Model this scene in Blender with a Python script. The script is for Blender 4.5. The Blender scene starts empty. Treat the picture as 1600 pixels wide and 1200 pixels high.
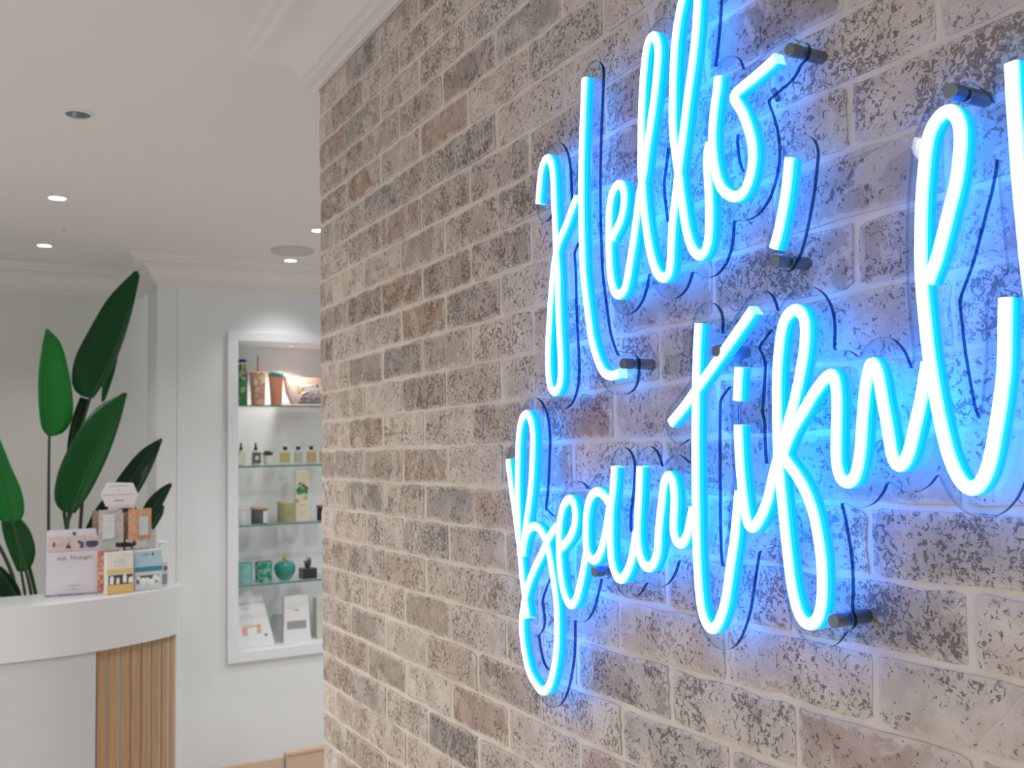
import bpy, bmesh, math, random
import numpy as np
from mathutils import Vector, Matrix, noise as mnoise

C = bpy.context.scene
COL = C.collection
random.seed(7)

# ------------------------------------------------------------------ camera, world, exposure
CAM_H = 1.674
CAM_ROT = [[0.870582, -0.016675, -0.491741], [-0.491608, -0.070529, -0.867956], [-0.020209, 0.99737, -0.069599]]
cam_d = bpy.data.cameras.new('camera')
cam_d.sensor_width = 36.0
cam_d.lens = 33.725
cam_d.clip_start = 0.02
cam_d.dof.use_dof = True
cam_d.dof.focus_distance = 1.05
cam_d.dof.aperture_fstop = 11.0
cam = bpy.data.objects.new('camera', cam_d)
COL.objects.link(cam)
cam.matrix_world = Matrix.Translation((0, 0, CAM_H)) @ Matrix(CAM_ROT).to_4x4()
C.camera = cam

world = bpy.data.worlds.new('daylight')
C.world = world
world.use_nodes = True
world.node_tree.nodes['Background'].inputs['Color'].default_value = (1.0, 0.99, 0.98, 1)
world.node_tree.nodes['Background'].inputs['Strength'].default_value = 0.80

C.view_settings.view_transform = 'Standard'
C.view_settings.look = 'None'
C.view_settings.exposure = 0.26
C.view_settings.gamma = 1.0
C.view_settings.use_curve_mapping = False
C.cycles.use_denoising = True
C.cycles.max_bounces = 8
C.cycles.transparent_max_bounces = 16
C.cycles.sample_clamp_indirect = 6.0

SPOT_W = 14.0
FILL_W = 47.0
NICHE_W = 8.5

# ------------------------------------------------------------------ measured layout (metres, floor at z = 0)
DX = 0.7196          # face of the brick wall
NEON_X = 0.6776     # front of the neon tubes
BRICK_L, BRICK_H = 0.1979, 0.06652
JOINT_Y0, COURSE_Z0 = 1.8011, 2.4831
WALL_END = JOINT_Y0 + 2 * BRICK_L - 0.006
CEIL = 2.680
CROWN_Z = 2.549
BACK_Y = 5.066
RECESS_Y = 5.55
CORNER_X = 0.818
COUNTER_Z = 1.189
BAND_Z = 1.012


# ------------------------------------------------------------------ helpers
def new_mat(name):
    m = bpy.data.materials.new(name)
    m.use_nodes = True
    nt = m.node_tree
    return m, nt, nt.nodes['Principled BSDF']


def plain(name, col, rough=0.5, metal=0.0, noise=0.0, nscale=40.0, bump=0.0, bscale=200.0, spec=0.5, trans=0.0, coat=0.0):
    m, nt, b = new_mat(name)
    b.inputs['Roughness'].default_value = rough
    b.inputs['Metallic'].default_value = metal
    b.inputs['Specular IOR Level'].default_value = spec
    b.inputs['Transmission Weight'].default_value = trans
    b.inputs['Coat Weight'].default_value = coat
    b.inputs['Base Color'].default_value = (*col, 1)
    tc = nt.nodes.new('ShaderNodeTexCoord')
    if noise > 0:
        n = nt.nodes.new('ShaderNodeTexNoise')
        n.inputs['Scale'].default_value = nscale
        n.inputs['Detail'].default_value = 4
        r = nt.nodes.new('ShaderNodeMapRange')
        r.inputs['To Min'].default_value = 1 - noise
        r.inputs['To Max'].default_value = 1 + noise
        mix = nt.nodes.new('ShaderNodeVectorMath')
        mix.operation = 'SCALE'
        mix.inputs[0].default_value = col
        nt.links.new(tc.outputs['Object'], n.inputs['Vector'])
        nt.links.new(n.outputs['Fac'], r.inputs['Value'])
        nt.links.new(r.outputs['Result'], mix.inputs['Scale'])
        nt.links.new(mix.outputs['Vector'], b.inputs['Base Color'])
    if bump > 0:
        n2 = nt.nodes.new('ShaderNodeTexNoise')
        n2.inputs['Scale'].default_value = bscale
        n2.inputs['Detail'].default_value = 3
        bp = nt.nodes.new('ShaderNodeBump')
        bp.inputs['Strength'].default_value = bump
        bp.inputs['Distance'].default_value = 0.002
        nt.links.new(tc.outputs['Object'], n2.inputs['Vector'])
        nt.links.new(n2.outputs['Fac'], bp.inputs['Height'])
        nt.links.new(bp.outputs['Normal'], b.inputs['Normal'])
    return m


def emit(name, col, strength):
    m, nt, b = new_mat(name)
    b.inputs['Base Color'].default_value = (0.03, 0.03, 0.03, 1)
    b.inputs['Specular IOR Level'].default_value = 0.15
    b.inputs['Emission Color'].default_value = (*col, 1)
    b.inputs['Emission Strength'].default_value = strength
    return m


def clear(name, tint, gloss=1.0, rough=0.02, ior=1.49):
    """thin clear sheet: tinted see-through body with a fresnel gloss"""
    m = bpy.data.materials.new(name)
    m.use_nodes = True
    nt = m.node_tree
    nt.nodes.clear()
    out = nt.nodes.new('ShaderNodeOutputMaterial')
    t = nt.nodes.new('ShaderNodeBsdfTransparent')
    t.inputs['Color'].default_value = (*tint, 1)
    g = nt.nodes.new('ShaderNodeBsdfGlossy')
    g.inputs['Roughness'].default_value = rough
    lw = nt.nodes.new('ShaderNodeLayerWeight')
    lw.inputs['Blend'].default_value = 0.5
    pw = nt.nodes.new('ShaderNodeMath')
    pw.operation = 'POWER'
    pw.inputs[1].default_value = 5.0
    nt.links.new(lw.outputs['Facing'], pw.inputs[0])
    f0 = ((ior - 1) / (ior + 1)) ** 2
    mu = nt.nodes.new('ShaderNodeMath')          # Schlick: the same from either side of the sheet
    mu.operation = 'MULTIPLY_ADD'
    mu.inputs[1].default_value = (1 - f0) * gloss
    mu.inputs[2].default_value = f0 * gloss
    mx = nt.nodes.new('ShaderNodeMixShader')
    nt.links.new(pw.outputs['Value'], mu.inputs[0])
    nt.links.new(mu.outputs['Value'], mx.inputs['Fac'])
    nt.links.new(t.outputs['BSDF'], mx.inputs[1])
    nt.links.new(g.outputs['BSDF'], mx.inputs[2])
    nt.links.new(mx.outputs['Shader'], out.inputs['Surface'])
    return m


def edge_clear(name, near, far):
    """cut edge of the sheet: dark where it is met from outside, clear where it is met from within the sheet"""
    m = clear(name, near, 0.8, 0.15)
    nt = m.node_tree
    t = next(n for n in nt.nodes if n.type == 'BSDF_TRANSPARENT')
    g = nt.nodes.new('ShaderNodeNewGeometry')
    mx = nt.nodes.new('ShaderNodeMix'); mx.data_type = 'RGBA'
    mx.inputs[6].default_value = (*near, 1)
    mx.inputs[7].default_value = (*far, 1)
    nt.links.new(g.outputs['Backfacing'], mx.inputs['Factor'])
    nt.links.new(mx.outputs[2], t.inputs['Color'])
    return m


def empty(name, loc, label=None, cat=None, group=None, rotz=0.0):
    o = bpy.data.objects.new(name, None)
    o.empty_display_size = 0.05
    COL.objects.link(o)
    o.location = loc
    o.rotation_euler = (0, 0, rotz)
    tag(o, label, cat, group)
    return o


def tag(o, label=None, cat=None, group=None, kind=None):
    if label:
        o['label'] = label
    if cat:
        o['category'] = cat
    if group:
        o['group'] = group
    if kind:
        o['kind'] = kind
    return o


def obj(name, bm, mats, parent=None, smooth=None, loc=None):
    me = bpy.data.meshes.new(name)
    bmesh.ops.recalc_face_normals(bm, faces=bm.faces)
    bm.to_mesh(me)
    bm.free()
    for m in (mats if isinstance(mats, (list, tuple)) else [mats]):
        me.materials.append(m)
    if smooth is not None:
        me.shade_smooth()
        if smooth > 0:
            me.set_sharp_from_angle(angle=math.radians(smooth))
    o = bpy.data.objects.new(name, me)
    COL.objects.link(o)
    if parent is not None:
        o.parent = parent
    if loc is not None:
        o.location = loc
    return o


def box(bm, x0, x1, y0, y1, z0, z1, mi=0, bev=0.0):
    vs = [bm.verts.new((x, y, z)) for x in (x0, x1) for y in (y0, y1) for z in (z0, z1)]
    fs = []
    for idx in ((0, 1, 3, 2), (4, 6, 7, 5), (0, 4, 5, 1), (2, 3, 7, 6), (0, 2, 6, 4), (1, 5, 7, 3)):
        f = bm.faces.new([vs[i] for i in idx])
        f.material_index = mi
        fs.append(f)
    if bev > 0:
        es = list({e for f in fs for e in f.edges})
        bmesh.ops.bevel(bm, geom=es, offset=bev, segments=2, affect='EDGES', profile=0.5)
    return fs


def bxm(*a, **k):
    bm = bmesh.new()
    box(bm, *a, **k)
    return bm


def lathe(bm, prof, n=24, c=(0, 0, 0), mi=0, sx=1.0, sy=1.0, cap=True):
    rings = []
    for r, z in prof:
        if r < 1e-6:
            rings.append([bm.verts.new((c[0], c[1], c[2] + z))])
        else:
            rings.append([bm.verts.new((c[0] + sx * r * math.cos(2 * math.pi * i / n), c[1] + sy * r * math.sin(2 * math.pi * i / n), c[2] + z)) for i in range(n)])
    for a, b in zip(rings[:-1], rings[1:]):
        for i in range(n):
            j = (i + 1) % n
            if len(a) == 1 and len(b) == 1:
                continue
            if len(a) == 1:
                f = bm.faces.new((a[0], b[i], b[j]))
            elif len(b) == 1:
                f = bm.faces.new((a[i], b[0], a[j]))
            else:
                f = bm.faces.new((a[i], b[i], b[j], a[j]))
            f.material_index = mi
    if cap:
        for r in (rings[0], rings[-1]):
            if len(r) > 1:
                bm.faces.new(r).material_index = mi


def lat(prof, n=24, **k):
    bm = bmesh.new()
    lathe(bm, prof, n, **k)
    return bm


def tube(bm, pts, r, n=8, mi=0):
    pts = [Vector(p) for p in pts]
    rings = []
    for i, p in enumerate(pts):
        d = (pts[min(i + 1, len(pts) - 1)] - pts[max(i - 1, 0)]).normalized()
        u = d.orthogonal() if abs(d.y) > 0.99 else d.cross(Vector((0, 1, 0)))
        u.normalize()
        v = d.cross(u)
        rr = r[i] if isinstance(r, (list, tuple)) else r
        rings.append([bm.verts.new(p + rr * (math.cos(2 * math.pi * k / n) * u + math.sin(2 * math.pi * k / n) * v)) for k in range(n)])
    for a, b in zip(rings[:-1], rings[1:]):
        for k in range(n):
            bm.faces.new((a[k], a[(k + 1) % n], b[(k + 1) % n], b[k])).material_index = mi
    bm.faces.new(rings[0]).material_index = mi
    bm.faces.new(rings[-1]).material_index = mi


def prism(bm, outline, z0, z1, mi=0):
    a = [bm.verts.new((x, y, z0)) for x, y in outline]
    b = [bm.verts.new((x, y, z1)) for x, y in outline]
    n = len(outline)
    for i in range(n):
        bm.faces.new((a[i], a[(i + 1) % n], b[(i + 1) % n], b[i])).material_index = mi
    bm.faces.new(a).material_index = mi
    bm.faces.new(b).material_index = mi


def catmull(pts, step, closed=False):
    """smooth curve through pts resampled at about `step`"""
    P = [np.array(p, float) for p in pts]
    out = []
    n = len(P)
    for i in range(n - 1):
        p0 = P[max(i - 1, 0)] if i > 0 else 2 * P[0] - P[1]
        p3 = P[i + 2] if i + 2 < n else 2 * P[-1] - P[-2]
        p1, p2 = P[i], P[i + 1]
        t0, t1 = 0, max(np.linalg.norm(p1 - p0), 1e-6) ** 0.5
        t2 = t1 + max(np.linalg.norm(p2 - p1), 1e-6) ** 0.5
        t3 = t2 + max(np.linalg.norm(p3 - p2), 1e-6) ** 0.5
        k = max(2, int(np.ceil(np.linalg.norm(p2 - p1) / step)))
        for j in range(k):
            t = t1 + (t2 - t1) * j / k
            a1 = (t1 - t) / (t1 - t0) * p0 + (t - t0) / (t1 - t0) * p1
            a2 = (t2 - t) / (t2 - t1) * p1 + (t - t1) / (t2 - t1) * p2
            a3 = (t3 - t) / (t3 - t2) * p2 + (t - t2) / (t3 - t2) * p3
            b1 = (t2 - t) / (t2 - t0) * a1 + (t - t0) / (t2 - t0) * a2
            b2 = (t3 - t) / (t3 - t1) * a2 + (t - t1) / (t3 - t1) * a3
            out.append((t2 - t) / (t2 - t1) * b1 + (t - t1) / (t2 - t1) * b2)
    out.append(P[-1])
    return np.array(out)


def text(name, body, size, mat, parent, loc, rot=(math.pi / 2, 0, 0), align='CENTER', shear=0.0, ext=0.0003):
    cu = bpy.data.curves.new(name, 'FONT')
    cu.body = body
    cu.size = size
    cu.align_x = align
    cu.shear = shear
    cu.extrude = ext
    tmp = bpy.data.objects.new(name, cu)
    COL.objects.link(tmp)
    dg = bpy.context.evaluated_depsgraph_get()
    me = bpy.data.meshes.new_from_object(tmp.evaluated_get(dg))
    bpy.data.objects.remove(tmp)
    me.materials.clear()
    me.materials.append(mat)
    o = bpy.data.objects.new(name, me)
    COL.objects.link(o)
    o.parent = parent
    o.location = loc
    o.rotation_euler = rot
    return o


# ------------------------------------------------------------------ materials
M = {}
M['ceiling'] = plain('ceiling_paint', (0.80, 0.78, 0.76), 0.75, noise=0.015, nscale=2)
M['paint'] = plain('white_wall_paint', (0.79, 0.815, 0.84), 0.55, noise=0.01, nscale=2)
M['paint_warm'] = plain('warm_wall_paint', (0.72, 0.735, 0.70), 0.6, noise=0.01, nscale=2)
M['trim'] = plain('trim_paint', (0.80, 0.78, 0.76), 0.5)
M['frame'] = plain('frame_lacquer', (0.80, 0.825, 0.86), 0.35)
M['floor'] = plain('pale_oak_floor', (0.64, 0.585, 0.53), 0.4, noise=0.12, nscale=6)
M['base'] = plain('pale_wood_skirting', (0.66, 0.50, 0.39), 0.45, noise=0.08, nscale=9)
M['counter'] = plain('white_solid_surface', (0.68, 0.695, 0.70), 0.25, noise=0.01, nscale=5)
M['panel'] = plain('white_front_panel', (0.58, 0.575, 0.575), 0.4)
M['slat_back'] = plain('grey_backing', (0.50, 0.47, 0.45), 0.6)
M['steel'] = plain('brushed_steel', (0.24, 0.28, 0.34), 0.33, metal=1.0)
M['chrome'] = plain('chrome', (0.75, 0.75, 0.76), 0.12, metal=1.0)
M['black'] = plain('black_plastic', (0.012, 0.012, 0.014), 0.35)
M['white'] = plain('white_plastic', (0.82, 0.82, 0.80), 0.35)
M['gold'] = plain('gold_metal', (0.83, 0.56, 0.22), 0.25, metal=1.0)
M['lamp_on'] = emit('lit_lens', (1.0, 0.97, 0.90), 3.0)
M['lamp_off'] = plain('dark_lens', (0.16, 0.19, 0.24), 0.2)
M['lamp_warm'] = emit('warm_lens', (1.0, 0.82, 0.55), 1.6)
M['grille'] = plain('speaker_grille', (0.62, 0.57, 0.50), 0.7)
M['glass_shelf'] = clear('green_glass', (0.965, 0.985, 0.98), 0.7)
M['glass_edge'] = plain('green_glass_edge', (0.06, 0.22, 0.21), 0.15)
M['ink'] = plain('grey_ink', (0.22, 0.22, 0.24), 0.7)
M['ink_light'] = plain('light_grey_ink', (0.50, 0.50, 0.52), 0.7)
M['acrylic'] = clear('glow_tint_acrylic', (0.89, 0.96, 1.0), 1.0)  # colourless sheet tinted blue so the neon light behind looks deeper
M['acrylic_edge'] = None
M['neon_front'] = emit('neon_front', (0.36, 0.66, 1.0), 5.0)
M['neon_shoulder'] = emit('neon_shoulder', (0.10, 0.42, 1.0), 4.0)
M['neon_side'] = emit('neon_side', (0.0, 0.155, 1.0), 4.2)
M['neon_base'] = emit('neon_base', (0.0, 0.105, 1.0), 4.2)
M['neon_back_fill'] = emit('neon_back_fill', (0.0, 0.22, 1.0), 11.0)  # unseen back face; glow added to deepen the blue on the bricks
M['wire'] = clear('clear_wire', (0.45, 0.65, 0.95), 1.0)


M['acrylic_edge'] = edge_clear('acrylic_edge', (0.05, 0.14, 0.32), (0.62, 0.74, 0.86))


def wood_mat(name, c1, c2):
    m, nt, b = new_mat(name)
    tc = nt.nodes.new('ShaderNodeTexCoord')
    mp = nt.nodes.new('ShaderNodeMapping')
    mp.inputs['Scale'].default_value = (30, 30, 1.6)
    n = nt.nodes.new('ShaderNodeTexNoise')
    n.inputs['Scale'].default_value = 3.0
    n.inputs['Detail'].default_value = 5
    oi = nt.nodes.new('ShaderNodeObjectInfo')
    ad = nt.nodes.new('ShaderNodeVectorMath')
    cr = nt.nodes.new('ShaderNodeValToRGB')
    cr.color_ramp.elements[0].position = 0.3
    cr.color_ramp.elements[0].color = (*c1, 1)
    cr.color_ramp.elements[1].position = 0.7
    cr.color_ramp.elements[1].color = (*c2, 1)
    cb = nt.nodes.new('ShaderNodeCombineXYZ')
    mu = nt.nodes.new('ShaderNodeMath')
    mu.operation = 'MULTIPLY'
    mu.inputs[1].default_value = 40.0
    nt.links.new(oi.outputs['Random'], mu.inputs[0])
    nt.links.new(mu.outputs['Value'], cb.inputs['Z'])
    nt.links.new(tc.outputs['Object'], ad.inputs[0])
    nt.links.new(cb.outputs['Vector'], ad.inputs[1])
    nt.links.new(ad.outputs['Vector'], mp.inputs['Vector'])
    nt.links.new(mp.outputs['Vector'], n.inputs['Vector'])
    nt.links.new(n.outputs['Fac'], cr.inputs['Fac'])
    nt.links.new(cr.outputs['Color'], b.inputs['Base Color'])
    b.inputs['Roughness'].default_value = 0.5
    return m


M['slat'] = wood_mat('oak_slat', (0.40, 0.235, 0.115), (0.50, 0.31, 0.165))
M['lid_wood'] = wood_mat('lid_wood', (0.55, 0.34, 0.17), (0.62, 0.42, 0.24))


def brick_mat():
    m, nt, b = new_mat('whitewashed_brick')
    N, Lk = nt.nodes, nt.links
    geo = N.new('ShaderNodeNewGeometry')
    oi = N.new('ShaderNodeObjectInfo')
    # every brick samples its own stretch of the noise
    off = N.new('ShaderNodeVectorMath'); off.operation = 'SCALE'
    cmb = N.new('ShaderNodeCombineXYZ')
    for k in 'XYZ':
        Lk.new(oi.outputs['Random'], cmb.inputs[k])
    Lk.new(cmb.outputs['Vector'], off.inputs[0]); off.inputs['Scale'].default_value = 37.0
    pos = N.new('ShaderNodeVectorMath'); pos.operation = 'ADD'
    Lk.new(geo.outputs['Position'], pos.inputs[0]); Lk.new(off.outputs['Vector'], pos.inputs[1])

    def tex(scale, detail=4, rough=0.55, dist=0.0):
        n = N.new('ShaderNodeTexNoise')
        n.inputs['Scale'].default_value = scale
        n.inputs['Detail'].default_value = detail
        n.inputs['Roughness'].default_value = rough
        n.inputs['Distortion'].default_value = dist
        Lk.new(pos.outputs['Vector'], n.inputs['Vector'])
        return n.outputs['Fac']

    def rng(v, a, b2, c, d):
        r = N.new('ShaderNodeMapRange')
        r.inputs['From Min'].default_value = a; r.inputs['From Max'].default_value = b2
        r.inputs['To Min'].default_value = c; r.inputs['To Max'].default_value = d
        Lk.new(v, r.inputs['Value'])
        return r.outputs['Result']

    def math2(op, a, b2):
        k = N.new('ShaderNodeMath'); k.operation = op
        for i, v in enumerate((a, b2)):
            if isinstance(v, (int, float)):
                k.inputs[i].default_value = v
            else:
                Lk.new(v, k.inputs[i])
        return k.outputs['Value']

    def mix(f, a, b2):
        k = N.new('ShaderNodeMix'); k.data_type = 'RGBA'
        if isinstance(f, (int, float)):
            k.inputs['Factor'].default_value = f
        else:
            Lk.new(f, k.inputs['Factor'])
        for i, v in ((6, a), (7, b2)):
            if isinstance(v, tuple):
                k.inputs[i].default_value = (*v, 1)
            else:
                Lk.new(v, k.inputs[i])
        return k.outputs[2]

    # fired clay under the wash, a different tone for each brick
    ramp = N.new('ShaderNodeValToRGB')
    ramp.color_ramp.interpolation = 'CONSTANT'
    cols = [(0.0, (0.36, 0.225, 0.165)), (0.28, (0.31, 0.225, 0.17)), (0.50, (0.26, 0.205, 0.165)), (0.66, (0.20, 0.185, 0.17)), (0.80, (0.125, 0.13, 0.14)), (0.93, (0.38, 0.19, 0.125))]
    el = ramp.color_ramp.elements
    el[0].position, el[0].color = cols[0][0], (*cols[0][1], 1)
    el[1].position, el[1].color = cols[1][0], (*cols[1][1], 1)
    for p_, c_ in cols[2:]:
        e = el.new(p_); e.color = (*c_, 1)
    Lk.new(oi.outputs['Random'], ramp.inputs['Fac'])
    clay = mix(rng(tex(34, 5), 0.35, 0.7, 0.0, 0.6), ramp.outputs['Color'], (0.165, 0.135, 0.115))
    # lime wash: mostly covering, thinner on some bricks, worn off in small flecks
    wash_tone = mix(rng(tex(24, 5, 0.65), 0.32, 0.68, 0, 1), (0.68, 0.585, 0.505), (0.86, 0.77, 0.685))
    rnd2 = N.new('ShaderNodeMath'); rnd2.operation = 'FRACT'
    Lk.new(math2('MULTIPLY', oi.outputs['Random'], 7.31), rnd2.inputs[0])
    cover = math2('ADD', rng(tex(16, 4, 0.6), 0.3, 0.7, -0.16, 0.16), rng(rnd2.outputs['Value'], 0, 1, 0.40, 0.92))
    washed = mix(cover, clay, wash_tone)
    fleck_n = tex(170, 6, 0.70, 0.7)
    rnd3 = N.new('ShaderNodeMath'); rnd3.operation = 'FRACT'
    Lk.new(math2('MULTIPLY', oi.outputs['Random'], 23.7), rnd3.inputs[0])
    patch = math2('ADD', rng(tex(22, 4, 0.6), 0.36, 0.68, 0.0, 0.9), rng(rnd3.outputs['Value'], 0, 1, -0.12, 0.3))
    thr = rng(patch, 0, 1, 0.37, 0.515)
    fleck = N.new('ShaderNodeMapRange')
    fleck.interpolation_type = 'SMOOTHSTEP'
    Lk.new(fleck_n, fleck.inputs['Value'])
    Lk.new(math2('SUBTRACT', thr, 0.05), fleck.inputs['From Min'])
    Lk.new(thr, fleck.inputs['From Max'])
    fleck.inputs['To Min'].default_value = 0.70
    fleck.inputs['To Max'].default_value = 0.0
    flecked = mix(fleck.outputs['Result'], washed, mix(0.35, clay, (0.14, 0.10, 0.08)))
    # wash splashes left thick
    smear = rng(tex(11, 3, 0.5, 1.5), 0.57, 0.61, 0.0, 0.45)
    # the wash is carried over from the joints, so it thickens along each brick's edge
    rim = N.new('ShaderNodeAttribute'); rim.attribute_name = 'rim'
    edge = math2('MULTIPLY', rng(math2('ADD', rim.outputs['Fac'], rng(tex(80, 5, 0.65), 0.3, 0.7, -0.75, 0.40)), 0.25, 0.60, 0.0, 1.0), 0.72)
    flecked = mix(edge, flecked, (0.74, 0.665, 0.59))
    final = mix(smear, flecked, (0.80, 0.72, 0.64))
    Lk.new(final, b.inputs['Base Color'])
    b.inputs['Roughness'].default_value = 0.85
    b.inputs['Specular IOR Level'].default_value = 0.25
    h = math2('ADD', math2('MULTIPLY', fleck.outputs['Result'], -0.9), math2('ADD', math2('MULTIPLY', smear, 0.5), math2('MULTIPLY', tex(70, 6, 0.65), 1.3)))
    bp = N.new('ShaderNodeBump')
    bp.inputs['Strength'].default_value = 1.0
    bp.inputs['Distance'].default_value = 0.0036
    Lk.new(h, bp.inputs['Height'])
    Lk.new(bp.outputs['Normal'], b.inputs['Normal'])
    return m


M['brick'] = brick_mat()
M['mortar'] = plain('lime_mortar', (0.76, 0.69, 0.61), 0.9, noise=0.16, nscale=28, bump=0.9, bscale=90, spec=0.2)

# ------------------------------------------------------------------ room shell
bm = bxm(-4.2, 3.2, -4.0, 6.0, -0.08, 0.0)
tag(obj('floor', bm, M['floor']), 'pale floor of the shop', kind='structure')
bm = bxm(-4.2, 3.2, -4.0, 6.0, CEIL, CEIL + 0.08)
tag(obj('ceiling', bm, M['ceiling']), 'off-white plaster ceiling', kind='structure')
bm = bxm(-4.3, -4.2, -4.0, 6.0, 0.0, CEIL)
tag(obj('wall_left', bm, M['paint']), kind='structure')
bm = bxm(3.2, 3.3, -4.0, 6.0, 0.0, CEIL)
tag(obj('wall_far_right', bm, M['paint']), kind='structure')

# niche opening, in metres
NX0, NX1 = 1.218, 2.02
NZ0, NZ1 = 0.674, 2.278
NDEPTH = 0.27
SEAM = 0.9145
bm = bmesh.new()
box(bm, CORNER_X, SEAM - 0.0015, BACK_Y, BACK_Y + 0.3, 0, CEIL)          # corner pilaster
box(bm, SEAM + 0.0015, NX0, BACK_Y, BACK_Y + 0.3, 0, CEIL)
box(bm, NX1, 3.2, BACK_Y, BACK_Y + 0.3, 0, CEIL)
box(bm, NX0, NX1, BACK_Y, BACK_Y + 0.3, 0, NZ0)
box(bm, NX0, NX1, BACK_Y, BACK_Y + 0.3, NZ1, CEIL)
box(bm, NX0, NX1, BACK_Y + NDEPTH, BACK_Y + 0.3, NZ0, NZ1)
box(bm, SEAM - 0.0015, SEAM + 0.0015, BACK_Y + 0.004, BACK_Y + 0.1, 0, CEIL)
tag(obj('wall_back', bm, M['paint']), 'white panelled back wall around the shelf niche', kind='structure')
bm = bxm(-4.2, CORNER_X + 0.1, RECESS_Y, RECESS_Y + 0.1, 0, CEIL)
tag(obj('wall_back_recess', bm, M['paint_warm']), 'recessed wall behind the plant', kind='structure')

# niche frame: four flat boards standing proud of the wall
FX0, FZ0, FZ1 = 1.164, 0.621, 2.330
fr = empty('trim_1', (0, 0, 0)); tag(fr, 'white frame around the shelf niche', kind='structure')
FX1 = NX1 + (NX0 - FX0)
for nm, a in (('frame_board', (FX0, NX0, FZ0, FZ1)), ('frame_board', (NX1, FX1, FZ0, FZ1)), ('frame_board', (NX0, NX1, NZ1, FZ1)), ('frame_board', (NX0, NX1, FZ0, NZ0))):
    obj(nm, bxm(a[0], a[1], BACK_Y - 0.022, BACK_Y + 0.004, a[2], a[3], bev=0.002), M['frame'], fr)

# crown mouldings
CROWN = [(0.0, -0.131), (0.010, -0.131), (0.013, -0.128), (0.013, -0.117), (0.020, -0.115), (0.026, -0.110), (0.028, -0.104), (0.028, -0.098),
         (0.034, -0.097), (0.040, -0.082), (0.050, -0.066), (0.064, -0.052), (0.080, -0.042), (0.098, -0.036), (0.118, -0.033),
         (0.126, -0.032), (0.128, -0.025), (0.134, -0.018), (0.142, -0.015), (0.150, -0.014), (0.154, -0.008), (0.158, 0.0)]


def crown(name, path, label):
    """path: list of plan points on the wall face; wall lies to the right of travel"""
    bm = bmesh.new()
    P = [Vector(p) for p in path]
    rows = []
    for i, p in enumerate(P):
        dirs = []
        if i > 0:
            dirs.append((P[i] - P[i - 1]).normalized())
        if i < len(P) - 1:
            dirs.append((P[i + 1] - P[i]).normalized())
        ns = [Vector((-d.y, d.x)) for d in dirs]
        if len(ns) == 2:
            mdir = (ns[0] + ns[1]) / (1 + ns[0].dot(ns[1]))
        else:
            mdir = ns[0]
        rows.append([bm.verts.new((p.x + mdir.x * a, p.y + mdir.y * a, CEIL + z)) for a, z in CROWN] + [bm.verts.new((p.x, p.y, CEIL))])
    n = len(rows[0])
    for a, b in zip(rows[:-1], rows[1:]):
        for k in range(n):
            bm.faces.new((a[k], a[(k + 1) % n], b[(k + 1) % n], b[k]))
    bm.faces.new(rows[0]); bm.faces.new(rows[-1])
    o = obj(name, bm, M['trim'], smooth=25)
    tag(o, label, kind='structure')


crown('trim_2', [(DX, -4.0), (DX, WALL_END), (3.2, WALL_END)], 'white crown moulding along the top of the brick wall')
crown('trim_3', [(3.2, BACK_Y), (CORNER_X, BACK_Y), (CORNER_X, RECESS_Y), (-4.2, RECESS_Y)], 'white crown moulding along the back wall')

# skirting
tag(obj('baseboard_back', bxm(CORNER_X, 1.4576, BACK_Y - 0.016, BACK_Y + 0.002, 0, 0.110, bev=0.003), M['base']), 'pale wooden skirting along the back wall', kind='structure')
bm = bmesh.new()
box(bm, 1.4609, 3.2, BACK_Y - 0.030, BACK_Y + 0.002, 0, 0.117, bev=0.003)
box(bm, 1.4609, 3.2, BACK_Y - 0.037, BACK_Y + 0.002, 0.1175, 0.134, bev=0.003)
tag(obj('baseboard_niche', bm, M['base']), 'taller wooden skirting below the niche', kind='structure')

# ------------------------------------------------------------------ brick wall
WALL_T = 0.15
bm = bmesh.new()
box(bm, DX + 0.0030, DX + WALL_T - 0.0045, -1.6, WALL_END - 0.004, 0.0, CEIL)
wall = tag(obj('wall_right', bm, M['mortar']), 'whitewashed brick wall carrying the neon sign', kind='structure')


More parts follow.
